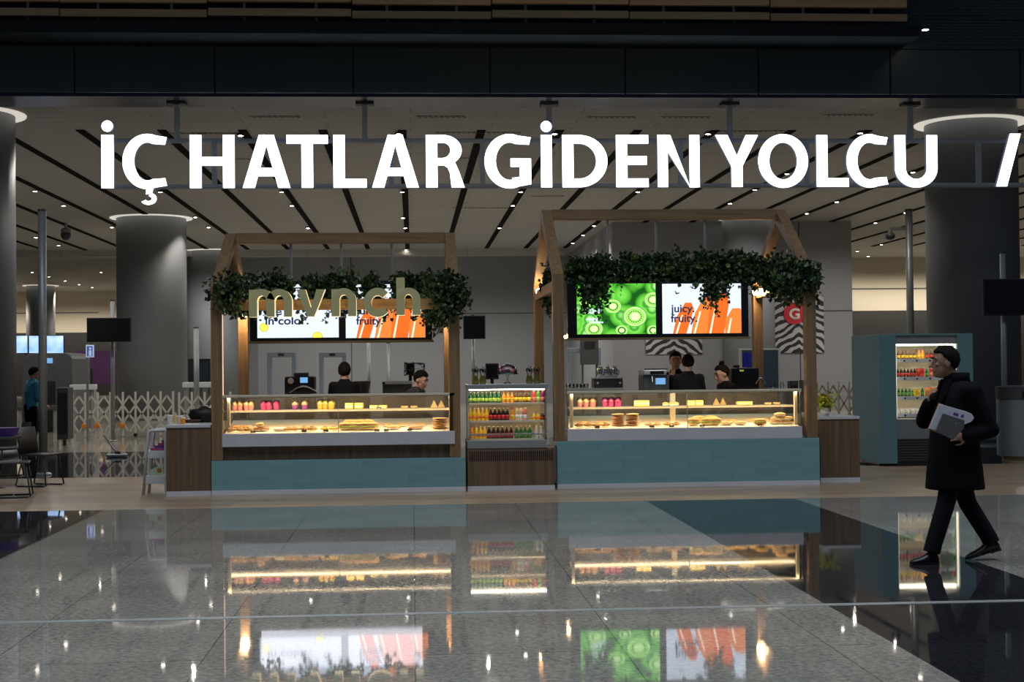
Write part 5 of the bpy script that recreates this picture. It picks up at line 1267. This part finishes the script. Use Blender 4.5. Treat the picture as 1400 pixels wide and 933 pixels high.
p = at(1086, 429, YB - .1); t = thing('round_sign', 'red round sign with a white letter on the zebra panel', 'sign', (p.x, YB - .1, p.z)); MB().tube([(p.x, YB - .06, p.z), (p.x, YB - .12, p.z)], .38, 30).build('disc', 'sign_red' if mat('sign_red', (.5, .02, .03), .4, emit=.05, ecol=(.8, .03, .05)) else None, t)
text_mesh('G', p.x - .19, YB - .13, p.z - .19, .52, 'white_label', t, w=.38, bold=.03)
# purple panel, screens and scanner at left
mat('purple_wall', (.10, .03, .12), .5, noise=(1.5, .6)); mat('led_wall', (0, 0, 0), .3, emit=1.4, ecol=(.35, .62, 1))
Mx, n, L, b = nodes('led_wall'); tc = n.new('ShaderNodeTexCoord'); nz = n.new('ShaderNodeTexNoise'); nz.inputs['Scale'].default_value = 1.4; L.new(tc.outputs['Object'], nz.inputs['Vector']); r = ramp(n, L, nz.outputs['Fac'], [(.35, (.12, .35, 1)), (.65, (.75, .9, 1))]); L.new(r.outputs[0], b.inputs['Emission Color'])
wbox(104, 160, 480, 526, 46, .1, 'wall_graphic', 'purple_wall', 'dim purple patterned wall panel left of the big column', 'panel', ((.0, .42, 0, .45, 'dark_opening', 'black'),))
for u0, u1 in ((14, 39.5), (41, 63), (65, 88.5)):
    wbox(u0, u1, 459, 484, 44, .12, 'led_screen', 'screen_black', 'bright blue lit screen in the row above the grey scanner', 'screen', ((.02, .98, .04, .97, 'picture', 'led_wall'),))['group'] = 'blue screens above the scanner'
sc_ = None
Y = 40; a, b_ = at(30, 550, Y).x, at(99, 550, Y).x; zt = at(60, 483, Y).z; t = thing('baggage_scanner', 'large rounded grey baggage scanner behind the blue shirted worker', 'scanner', ((a + b_) / 2, Y, 0))
q = .16; MB().prism([(a, 0), (b_, 0), (b_, zt - q), (b_ - .05, zt - .05), (b_ - q, zt), (a + q * 2, zt), (a + .08, zt - .1), (a, zt - q * 2)], Y, Y + 2.2).build('hull', 'scanner_grey', t, bevel=.02)
MB().box(a + .25, b_ - .45, Y - .02, Y, .75, 1.35).build('tunnel', 'black', t); MB().box(a + .1, b_ - .2, Y - .9, Y, .6, .7).build('conveyor', 'dark_grey', t)
for x in (a + .15, b_ - .3): MB().box(x, x + .07, Y - .85, Y - .78, 0, .6).build('leg', 'steel', t)
MB().box(at(64, 500, Y).x, at(72, 500, Y).x, Y - .06, Y, at(64, 497, Y).z, at(64, 490, Y).z).build('control_screen', 'lcd_blue', t)
t = wbox(85, 100, 530, 600, 33, .5, 'dark_cabinet', 'dark_grey', 'dark stained cabinet beside the worker in the blue shirt', 'cabinet', ((.1, .9, .1, .9, 'door', 'black'),))
# toilet sign
mat('sign_blue', (.02, .06, .3), .4, emit=.3, ecol=(.1, .25, .9)); t = wbox(118, 129, 472, 489, 34.4, .05, 'small_blue_sign', 'sign_face2' if mat('sign_face2', (.6, .7, .9), .4, emit=.35, ecol=(.6, .75, 1)) else '', 'small blue and white pictogram sign on a slim post at left', 'sign', ((.15, .85, .1, .9, 'blue_field', 'sign_blue'),), foot=False)
x = at(123.5, 480, 34.35).x; z = at(123, 481, 34.3).z; MB().ell((x, 34.33, z + .07), (.03, .01, .03), 12, 6).build('figure_head', 'sign_face2', t); MB().box(x - .03, x + .03, 34.32, 34.34, z - .1, z + .03).build('figure_body', 'sign_face2', t)
MB().tube([(at(118, 0, 34.4).x - .02, 34.4, 0), (at(118, 0, 34.4).x - .02, 34.4, at(118, 471, 34.4).z)], .03, 10).build('post', 'steel', t)
# small white table behind the fence with clutter
t = wbox(101, 133, 526, 533, 39, .5, 'inspection_table', 'white_metal', 'white inspection table behind the long folding barrier', 'table', foot=False)
for q in (0, 1): x = at(103 + q * 28, 550, 39).x; MB().box(x - .04, x + .04, 38.6, 38.9, 0, at(110, 533, 39).z).build('leg', 'steel', t)
t = wbox(253, 300, 523, 530, 39.5, .5, 'inspection_table', 'white_metal', 'white inspection table left of the left kiosk frame', 'table', foot=False)
for q in (0, 1): x = at(257 + q * 38, 550, 39.5).x; MB().box(x - .04, x + .04, 39.1, 39.4, 0, at(270, 530, 39.5).z).build('leg', 'steel', t)
t = wbox(258, 288, 491, 524, 55, .1, 'dark_screen', 'black', 'dark purple edged screen between the column and the left kiosk', 'screen', ((.08, .92, .1, .9, 'panel', 'dark_pane'),)); x = at(273, 500, 55).x; MB().box(x - .1, x + .1, 54.95, 55.05, 0, at(273, 524, 55).z).build('stand', 'dark_grey', t)
# long dark mop lying on the dark tiles
p = up(130, 597, .9); q_ = up(161, 626, .06)
t = thing('floor_mop', 'wide flat floor mop with a long dark handle on the dark tiles at left', 'mop', (q_.x, q_.y, 0))
hx, hy = at(161, 628, 28).x, 28.0; MB().box(hx - .2, hx + .18, hy - .1, hy + .1, .005, .06).build('mop_head', 'steel_dull', t, bevel=.02)
MB().tube([(hx, hy, .06), (hx - .25, hy + .6, .2), (hx - .48, hy + 1.1, .36)], .018, 8).build('handle', 'black', t); MB().ell((hx, hy, .08), (.06, .05, .04)).build('joint', 'black', t, smooth=True)

# --- chairs at the left edge ---------------------------------------------------------
mat('chair_shell', (.03, .03, .033), .55)
def chairp():
    t = thing('dining_chair', '', 'chair', (0, 0, 0))
    mb = MB().box(-.22, .22, -.22, .2, .44, .465); mb.build('seat', 'chair_shell', t, bevel=.012)
    mb = MB(); n_ = 10
    for i in range(n_):
        a0, a1 = -.22 + .44 * i / n_, -.22 + .44 * (i + 1) / n_; f = lambda x: .2 - .8 * x * x
        P = [(a0, f(a0)), (a1, f(a1))]
        v = [(P[0][0], P[0][1], .44), (P[1][0], P[1][1], .44), (P[1][0], P[1][1] + .07, .84), (P[0][0], P[0][1] + .07, .84)]; w_ = [(x, y + .018, z) for x, y, z in v]
        V = [mb.bm.verts.new(c) for c in v + w_]
        for q in ((0, 1, 2, 3), (7, 6, 5, 4), (3, 2, 6, 7), (1, 0, 4, 5)): mb.face([V[k_] for k_ in q])
        if i == 0: mb.face([V[0], V[3], V[7], V[4]])
        if i == n_ - 1: mb.face([V[1], V[5], V[6], V[2]])
    bmesh.ops.remove_doubles(mb.bm, verts=mb.bm.verts, dist=.0005); mb.build('backrest', 'chair_shell', t, smooth=True)
    for s_ in (-1, 1):
        MB().tube([(s_ * .18, -.18, .44), (s_ * .22, -.24, .02), (s_ * .23, -.2, .012), (s_ * .23, .22, .012), (s_ * .22, .25, .02), (s_ * .18, .15, .44)], .011, 8).build('leg_frame', 'black', t, smooth=True)
    MB().tube([(-.225, .0, .012), (.225, .0, .012)], .009, 8).build('stretcher', 'black', t); return t
CH = chairp(); CH.location = up(55, 665, 0); CH.location.z = 0; CH.rotation_euler = (0, 0, radians(70)); tag(CH, 'dark sled legged chair nearest the kiosk, seen whole at far left', 'chair')
dup(CH, Vector((up(17, 680, 0).x, up(17, 680, 0).y, 0)), radians(100), 'dark chair cut by the left edge of the photo, nearest the camera')
dup(CH, Vector((up(8, 655, 0).x, up(8, 655, 0).y + .3, 0)), radians(-60), 'dark chair partly hidden behind the other chairs at the left edge')
mat('purple_cloth', (.10, .04, .32), .5); p = up(-18, 668, 0)
t = thing('cafe_table', 'dark table with purple side panel at the left edge of the photo', 'table', (p.x, p.y, 0)); MB().box(p.x - .4, p.x + .42, p.y - .35, p.y + .35, .7, .73).build('table_top', 'dark_grey', t, bevel=.006); MB().tube([(p.x, p.y, .02), (p.x, p.y, .7)], .04, 12).build('column', 'black', t); MB().lathe((p.x, p.y, 0), [(.26, 0), (.24, .02)], 24).build('foot', 'black', t)
tag(MB().lathe((p.x + .28, p.y - .1, .731), [(.14, 0), (.2, .12), (.19, .12)], 20).build('purple_bowl', 'purple_cloth'), 'purple bowl on the cafe table at the left edge', 'bowl')
# ------------------------------------------------------------------ people
mat('skin', (.40, .215, .15), .6); mat('skin_lit', (.72, .43, .31), .6); mat('hair_black', (.007, .006, .006), .9, spec=.15, bump=.6, bscale=120); mat('hair_brown', (.022, .011, .008), .9, spec=.15, bump=.6, bscale=120)  # staff skin is a lighter copy, warm case light put into its colour
mat('coat_black', (.004, .004, .006), .9, spec=.15, bump=.3, bscale=300); mat('trousers_dark', (.005, .006, .010), .85, spec=.2); mat('shoe_black', (.010, .010, .012), .35); mat('shirt_black', (.006, .006, .008), .85, spec=.2)
mat('shirt_blue', (.03, .22, .34), .7); mat('apron_dark', (.03, .03, .04), .8); mat('strap_pale', (.6, .45, .35), .7); mat('eye_white', (.35, .35, .34), .3); mat('lip', (.36, .15, .12), .5)
def V3(p): return Vector(p)
def make_head(mb, c, R, s=1.0):
    """skull, jaw, nose, ears around c; face towards -Y of R"""
    q = lambda x, y, z: V3(c) + R @ (Vector((x, y, z)) * s)
    mb.ell(q(0, .01, .03), (.074 * s, .094 * s, .095 * s), 20, 14, R); mb.ell(q(0, -.022, -.035), (.056 * s, .066 * s, .08 * s), 18, 12, R)
    mb.ell(q(0, -.058, -.085), (.028 * s, .026 * s, .024 * s), 12, 8, R)                      # chin
    mb.limb([q(0, -.083, .022), q(0, -.108, -.022)], [.009 * s, .014 * s], 8); mb.ell(q(0, -.1, -.025), (.017 * s, .012 * s, .01 * s), 10, 6, R)
    for x in (-1, 1):
        mb.ell(q(x * .076, .012, .0), (.009 * s, .02 * s, .033 * s), 10, 8, R); mb.ell(q(x * .034, -.062, -.008), (.022 * s, .02 * s, .018 * s), 10, 8, R); mb.ell(q(x * .03, -.076, .038), (.026 * s, .011 * s, .009 * s), 10, 6, R)
    mb.ell(q(0, -.078, -.055), (.024 * s, .014 * s, .012 * s), 10, 6, R)
def face_parts(root, c, R, s=1.0, brow='hair_black'):
    q = lambda x, y, z: V3(c) + R @ (Vector((x, y, z)) * s)
    for x in (-1, 1):
        e = MB().ell(q(x * .031, -.079, .018), (.013 * s, .008 * s, .007 * s), 12, 8, R).build('eye', 'eye_white', root, smooth=True)
        MB().ell(q(x * .031, -.0855, .018), (.006 * s, .003 * s, .006 * s), 10, 6, R).build('iris', 'black', e, smooth=True)
        MB().tube([q(x * .012, -.089, .041), q(x * .032, -.088, .047), q(x * .052, -.072, .04)], [.0045 * s, .0055 * s, .003 * s], 6).build('eyebrow', brow, root, smooth=True)
    MB().ell(q(0, -.0925, -.055), (.023 * s, .006 * s, .0065 * s), 12, 6, R).build('lips', 'lip', root, smooth=True)
def make_hair(root, c, R, m, s=1.0, bun=False, top=1.0):
    def f(d):
        # hairline: forehead high, temples, nape low
        if d.y < -.6: hz = .5
        elif d.y < -.15: hz = .5 - (.6 + d.y) / .45 * .42 + (.15 if abs(d.x) < .3 else 0)
        elif d.y < .2: hz = -.05 - (d.y + .15) * .9
        else: hz = -.55 - (d.y - .2) * .6
        if -.12 < d.y < .08 and d.z < -.3: hz = .6
        k_ = 1.0 + .02 * sin(d.x * 23 + d.z * 17)
        return (1.1 * k_) if d.z > hz else (.8 if d.z > hz - .12 else .7)
    q = V3(c) + R @ (Vector((0, .012, .036)) * s); mb = MB(); mb.ell(q, (.078 * s, .1 * s, .098 * s * top), 40, 28, R, f=f)
    if bun: mb.ell(V3(c) + R @ (Vector((0, .05, .15)) * s), (.038 * s, .038 * s, .034 * s), 16, 10, R)
    return mb.build('hair', m, root, smooth=True)
def make_hand(mb, w, d, up_, s=1.0, curl=.6, side=1, r=.0085):
    """hand from the wrist w along d; up_ is the back of the hand, the thumb leaves the palm's side"""
    d = V3(d).normalized(); up_ = (V3(up_) - d * V3(up_).dot(d)).normalized(); a = d.cross(up_) * side
    Rm = Matrix((a, d, up_)).transposed()
    mb.ell(V3(w) + d * .045 * s, (.038 * s, .052 * s, .015 * s), 14, 10, Rm); mb.limb([V3(w) - d * .03, V3(w) + d * .02 * s], [.026 * s, .024 * s], 10)
    for i, (o_, l_) in enumerate(((.028, .072), (.0095, .08), (-.009, .075), (-.027, .06))):
        b0 = V3(w) + d * .082 * s + a * o_ * s; c1_ = curl * .6; c2_ = curl * 1.3; c3_ = curl * 1.9; P = [V3(w) + d * .05 * s + a * o_ * .8 * s, b0]
        for ln, an in ((.45, c1_), (.32, c2_), (.23, c3_)): P.append(P[-1] + (d * cos(an) - up_ * sin(an)) * l_ * ln * s)
        mb.limb(P, [r * s, r * s * 1.05, r * s, r * s * .92, r * s * .8], 8)
    t0 = V3(w) + d * .02 * s + a * .026 * s; P = [t0, t0 + (d * .6 + a * .75 - up_ * .2).normalized() * .036 * s]; P.append(P[-1] + (d * .85 + a * .3 - up_ * .4 * curl).normalized() * .03 * s); P.append(P[-1] + (d * .95 - up_ * .5 * curl).normalized() * .024 * s)
    mb.limb(P, [.013 * s, .0105 * s, .0095 * s, .008 * s], 8)
def shoe(root, heel, toe, zb, m='shoe_black', tilt=0):
    """leather shoe from heel to toe"""
    h, t = V3(heel), V3(toe); d = (t - h); L_ = d.length; d.normalize(); sd = d.cross(Vector((0, 0, 1))).normalized(); u_ = sd.cross(d)
    mb = MB(); rings = []
    for f_, w_, hh in ((0, .028, .06), (.05, .036, .085), (.2, .04, .105), (.36, .04, .09), (.52, .044, .066), (.7, .05, .052), (.85, .045, .042), (.96, .028, .03), (1, .012, .02)):
        c_ = h + d * L_ * f_; rr = []
        for k_ in range(14):
            a_ = 2 * pi * k_ / 14; rr.append(mb.bm.verts.new(c_ + sd * cos(a_) * w_ + u_ * (hh / 2 + sin(a_) * hh / 2)))
        rings.append(rr)
    for r0, r1 in zip(rings, rings[1:]):
        for k_ in range(14): mb.face([r0[k_], r0[(k_ + 1) % 14], r1[(k_ + 1) % 14], r1[k_]])
    mb.face(rings[0][::-1]); mb.face(rings[-1]); o = mb.build('shoe', m, root, smooth=True)
    mb = MB(); mb.bar(h + u_ * .004 + d * .0, h + d * L_ * .3 + u_ * .004, .07, .02); mb.bar(h + d * L_ * .3 + u_ * .008, h + d * L_ * .95 + u_ * .008, .085, .012)
    mb.build('sole', 'black', o); return o

def figure(loc, rz, label, J, hs=1.06, hair='hair_black', skin='skin', top_m='shirt_black', sleeve='long', fine=.011, bun=False, head_rot=(0, 0, 0), coat=None, hands=(), legs=True, group=None, hair_top=1.0, face=True):
    """a person built facing -Y at the origin, then turned and placed; J holds the joints"""
    root = thing('person', label, 'person', (0, 0, 0)); R = Matrix.Rotation(radians(head_rot[2]), 3, 'Z') @ Matrix.Rotation(radians(head_rot[0]), 3, 'X') @ Matrix.Rotation(radians(head_rot[1]), 3, 'Y'); hc = V3(J['head']); nk = V3(J['neck']); ch = V3(J['chest']); pv = V3(J['pelvis'])
    mb = MB(); make_head(mb, hc, R, hs); mb.limb([nk + Vector((0, 0, -.04)), nk + Vector((0, 0, .02)), hc + R @ Vector((0, .025, -.05))], [.064, .057, .055], 16)
    mb.limb([pv, (pv + ch) / 2, ch, nk - Vector((0, 0, .05))], [.125, .115, .13, .07], 18)
    for s_ in 'LR':
        sh, el, wr = V3(J['sh' + s_]), V3(J['el' + s_]), V3(J['wr' + s_]); mb.limb([ch + Vector((0, 0, .08)), sh], [.08, .05]); mb.limb([sh, (sh + el) / 2, el], [.05, .044, .036]); mb.limb([el, el.lerp(wr, .35), wr], [.036, .039, .026])
        hp, kn, an = V3(J['hip' + s_]), V3(J['kn' + s_]), V3(J['an' + s_]); mb.limb([hp, hp.lerp(kn, .5), kn], [.085, .072, .052]); mb.limb([kn, kn.lerp(an, .35), an], [.05, .052, .034])
        hd, hu, cu_, sd = J.get('hand' + s_, ((0, 0, -1), ((1 if s_ == 'L' else -1), 0, 0), .5, (1 if s_ == 'R' else -1))); make_hand(mb, wr, hd, hu, 1.0, cu_, sd)
    mb.build('body', skin, root, smooth=True, remesh=fine if fine else 0, sm=2)
    if face: face_parts(root, hc, R, hs)
    make_hair(root, hc, R, hair, hs, bun=bun, top=hair_top)
    # upper garment
    mb = MB()
    if coat:
        mb.loft(coat, 28)
    else:
        mb.loft([(pv.x, pv.y, pv.z - .06, .165, .125), (pv.x, pv.y, pv.z + .05, .16, .12), ((pv.x + ch.x) / 2, (pv.y + ch.y) / 2, (pv.z + ch.z) / 2, .155, .12), (ch.x, ch.y, ch.z, .18, .135), (ch.x, ch.y * .7 + nk.y * .3, ch.z + .12, .165, .11), (nk.x, nk.y, nk.z - .03, .095, .085), (nk.x, nk.y, nk.z + .015, .066, .068)], 28)
    k_ = 1.3 if coat else 1.05
    for s_ in 'LR':
        sh, el, wr = V3(J['sh' + s_]), V3(J['el' + s_]), V3(J['wr' + s_]); mb.limb([ch + Vector((0, 0, .1)), sh], [.1 * k_, .066 * k_], 18); mb.limb([sh, (sh + el) / 2, el], [.062 * k_, .057 * k_, .05 * k_], 18)
        if sleeve == 'long': mb.limb([el, el.lerp(wr, .5), el.lerp(wr, .97)], [.053 * k_, .05 * k_, .042 * k_], 18)
    mb.build('coat' if coat else 'shirt', top_m, root, smooth=True, remesh=.013, sm=4)
    if legs:
        mb = MB(); mb.limb([pv + Vector((0, 0, .0)), pv - Vector((0, 0, .04))], [.14, .135], 18)
        for s_ in 'LR':
            hp, kn, an = V3(J['hip' + s_]), V3(J['kn' + s_]), V3(J['an' + s_]); mb.limb([hp, hp.lerp(kn, .5), kn], [.1, .09, .073], 18); mb.limb([kn, kn.lerp(an, .4), kn.lerp(an, .9)], [.074, .072, .068], 18); mb.tube([kn.lerp(an, .8), kn.lerp(an, 1.02) - Vector((0, 0, .012))], [.068, .07], 18)
        mb.build('trousers', 'trousers_dark', root, smooth=True, remesh=.013, sm=3)
        for s_ in 'LR': shoe(root, J['heel' + s_], J['toe' + s_], 0)
    root.location = loc; root.rotation_euler = (0, 0, rz); WO[root.name] = V3(loc)
    return root, R

# the man in the long black coat, mid stride to the left
J = dict(head=(0, -.065, 1.628), neck=(0, .035, 1.47), chest=(0, .045, 1.25), pelvis=(0, .01, .95), shL=(.19, .095, 1.40), elL=(.235, .225, 1.09), wrL=(.22, .035, 1.035),
         shR=(-.17, .02, 1.40), elR=(-.2, -.17, 1.15), wrR=(-.065, -.175, 1.30), hipL=(.09, .0, .9), knL=(.09, -.105, .48), anL=(.09, -.225, .11), hipR=(-.09, .02, .9), knR=(-.09, .15, .47), anR=(-.09, .345, .155),
         heelL=(.09, -.175, .004), toeL=(.095, -.41, .004), heelR=(-.09, .415, .085), toeR=(-.09, .125, .004),
         handL=((-.2, -1, .02), (.9, 0, .3), .75, -1), handR=((.45, -.05, 1), (-.3, -.9, .1), .8, -1))
coat = [(0, .01, .60, .215, .235), (0, .01, .8, .205, .215), (0, .01, .95, .195, .2), (0, .02, 1.1, .195, .195), (0, .045, 1.25, .2, .195), (0, .055, 1.36, .19, .165), (0, .045, 1.44, .14, .125), (0, .04, 1.5, .085, .088), (0, .03, 1.535, .07, .075)]
mx, my = at(1305.5, 770, 11.75).x, 11.75
man, HR = figure((mx, my, 0), radians(-90), 'man in a long black coat walking left across the hall, holding a white envelope', J, coat=coat, top_m='coat_black', fine=.0065, head_rot=(0, 0, -7))
# collar and lapels, buttons, as pieces of the coat
cl = [c for c in man.children if c.name.startswith('coat')][0]
def man_w(p): return V3((mx, my, 0)) + Matrix.Rotation(radians(-90), 3, 'Z') @ V3(p)
def man_piece(mb, name, m, parent=None, **k_):
    o = mb.build(name, m, None, **k_); c_ = o.location.copy(); o.parent = parent or man; o.location = c_ if (parent or man) is man else c_ - WO[parent.name]; return o
mb = MB().loft([(0, .04, 1.46, .105, .11), (0, .037, 1.52, .096, .102), (0, .05, 1.552, .086, .094), (0, .05, 1.554, .077, .084), (0, .037, 1.53, .07, .074)], 30); man_piece(mb, 'collar', 'coat_black', smooth=True)
for s_ in (-1, 1):
    mb = MB(); P_0 = [(s_ * .03, -.068, 1.5), (s_ * .085, -.03, 1.5), (s_ * .12, -.105, 1.36), (s_ * .05, -.150, 1.2), (s_ * .012, -.155, 1.18)]
    a_ = [mb.bm.verts.new(p) for p in P_0]; b_ = [mb.bm.verts.new((p[0], p[1] - .014, p[2])) for p in P_0]; mb.face(a_); mb.face(b_[::-1])
    for q in range(5): mb.face([a_[q], b_[q], b_[(q + 1) % 5], a_[(q + 1) % 5]])
    man_piece(mb, 'lapel', 'coat_black')
for q in range(3): man_piece(MB().ell((.03, -.155 + q * .004, 1.2 - q * .13), (.013, .006, .013), 10, 6), 'button', 'black', smooth=True)
# the envelope and the dark notebook held against his side
mat('paper_white', (.62, .66, .78), .6); mat('paper_grey', (.11, .11, .12), .6); mat('paper_orange', (.6, .22, .08), .6)
def held(u, v, Y): return at(u, v, Y)
YH = my - .275
def quad_card(name, uv, Y, th, m, parent):
    mb = MB(); mb.prism([(held(u, v, Y).x, held(u, v, Y).z) for u, v in uv], Y, Y + th); return mb.build(name, m, parent, bevel=.002)
cd_ = thing('envelope', 'large white envelope with orange edge held by the walking man', 'envelope', (held(1300, 575, YH).x, YH, held(1300, 600, YH).z))
quad_card('paper', [(1284.5, 552.5), (1322, 563.2), (1329, 566.5), (1332, 572), (1328, 577), (1316, 582), (1302, 597), (1270, 586)], YH, .008, 'paper_white', cd_)
quad_card('orange_edge', [(1283.5, 551.5), (1290, 553.5), (1276, 587), (1300, 595), (1299, 598), (1268.5, 587.5)], YH + .0085, .006, 'paper_orange', cd_)
quad_card('printed_mark', [(1304, 564), (1311, 566), (1310, 569.5), (1303, 567.5)], YH - .0015, .0012, 'mag_purple', cd_); quad_card('printed_mark', [(1314, 568), (1318, 566.5), (1317.5, 571), (1313.5, 571)], YH - .0015, .0012, 'mag_purple', cd_)
nb = thing('notebook', 'dark grey notebook held flat on the white envelope', 'notebook', (held(1300, 585, YH - .02).x, YH - .02, held(1300, 600, YH).z))
quad_card('cover', [(1289.5, 565.5), (1319, 575), (1318, 586), (1303, 602), (1279, 590)], YH - .022, .014, 'paper_grey', nb); quad_card('clasp', [(1306, 578), (1308, 578.6), (1307.5, 580.5), (1305.5, 580)], YH - .024, .0015, 'steel', nb)

# staff; one plain standing skeleton, adjusted per person
def stand(h=1.75, lean=0, **over):
    k_ = h / 1.78
    J = dict(head=(0, -.02 - lean * .5, 1.63), neck=(0, -lean * .35, 1.52), chest=(0, -lean * .2, 1.27), pevis=0, pelvis=(0, 0, .96), shL=(.165, -lean * .3, 1.43), shR=(-.165, -lean * .3, 1.43), elL=(.215, -.02 - lean * .2, 1.14), elR=(-.215, -.02 - lean * .2, 1.14), wrL=(.2, -.2 - lean * .2, 1.0), wrR=(-.2, -.2 - lean * .2, 1.0),
             hipL=(.09, 0, .92), hipR=(-.09, 0, .92), knL=(.1, -.02, .5), knR=(-.1, -.02, .5), anL=(.1, .02, .1), anR=(-.1, .02, .1), heelL=(.1, .07, .003), heelR=(-.1, .07, .003), toeL=(.12, -.2, .003), toeR=(-.12, -.2, .003))
    del J['pevis']; J.update(over); J['handL'] = J.get('handL', ((0, -.8, -.5), (.5, 0, .8), .6, -1)); J['handR'] = J.get('handR', ((0, -.8, -.5), (-.5, 0, .8), .6, 1))
    out = {}
    for a_, b_ in J.items(): out[a_] = b_ if a_.startswith('hand') else tuple(x * k_ for x in b_)
    return out
def place(u, Y): return (at(u, 520, Y).x, Y, 0)
figure(place(471, 20.85), radians(180), 'worker in a black shirt seen from behind in the left kiosk', stand(1.72), top_m='shirt_black', skin='skin_lit', fine=.012)
figure(place(561, 20.9), radians(60), 'worker bending down at the right end of the left kiosk', stand(1.58, .35), top_m='apron_dark', skin='skin_lit', fine=.012, head_rot=(22, 0, 0))
figure(place(924, 21.2), radians(-12), 'young dark haired worker facing the camera with a hand at his chin', stand(1.83, 0, elR=(-.21, -.06, 1.16), wrR=(-.04, -.16, 1.42), handR=((.1, .05, 1), (-.2, -1, .1), .9, -1), shR=(-.165, -.02, 1.43)), top_m='shirt_black', skin='skin_lit', fine=.008, head_rot=(0, 0, 6), hair_top=1.08)
figure(place(941, 20.72), radians(172), 'short haired worker in black seen from behind beside the young man', stand(1.79), top_m='shirt_black', skin='skin_lit', fine=.011, hair='hair_brown', head_rot=(8, 0, 0))
figure(place(998, 21.0), radians(-75), 'worker with dark hair tied in a bun, bending over the coffee machine', stand(1.62, .25), top_m='shirt_black', skin='skin_lit', hair='hair_brown', fine=.012, bun=True, head_rot=(18, 0, 0))
figure((up(35.5, 622, 0).x, 29.6, 0), radians(128), 'worker in a bright blue shirt and dark trousers standing at far left', stand(1.72, .12), top_m='shirt_blue', fine=.013, head_rot=(16, 0, 0))
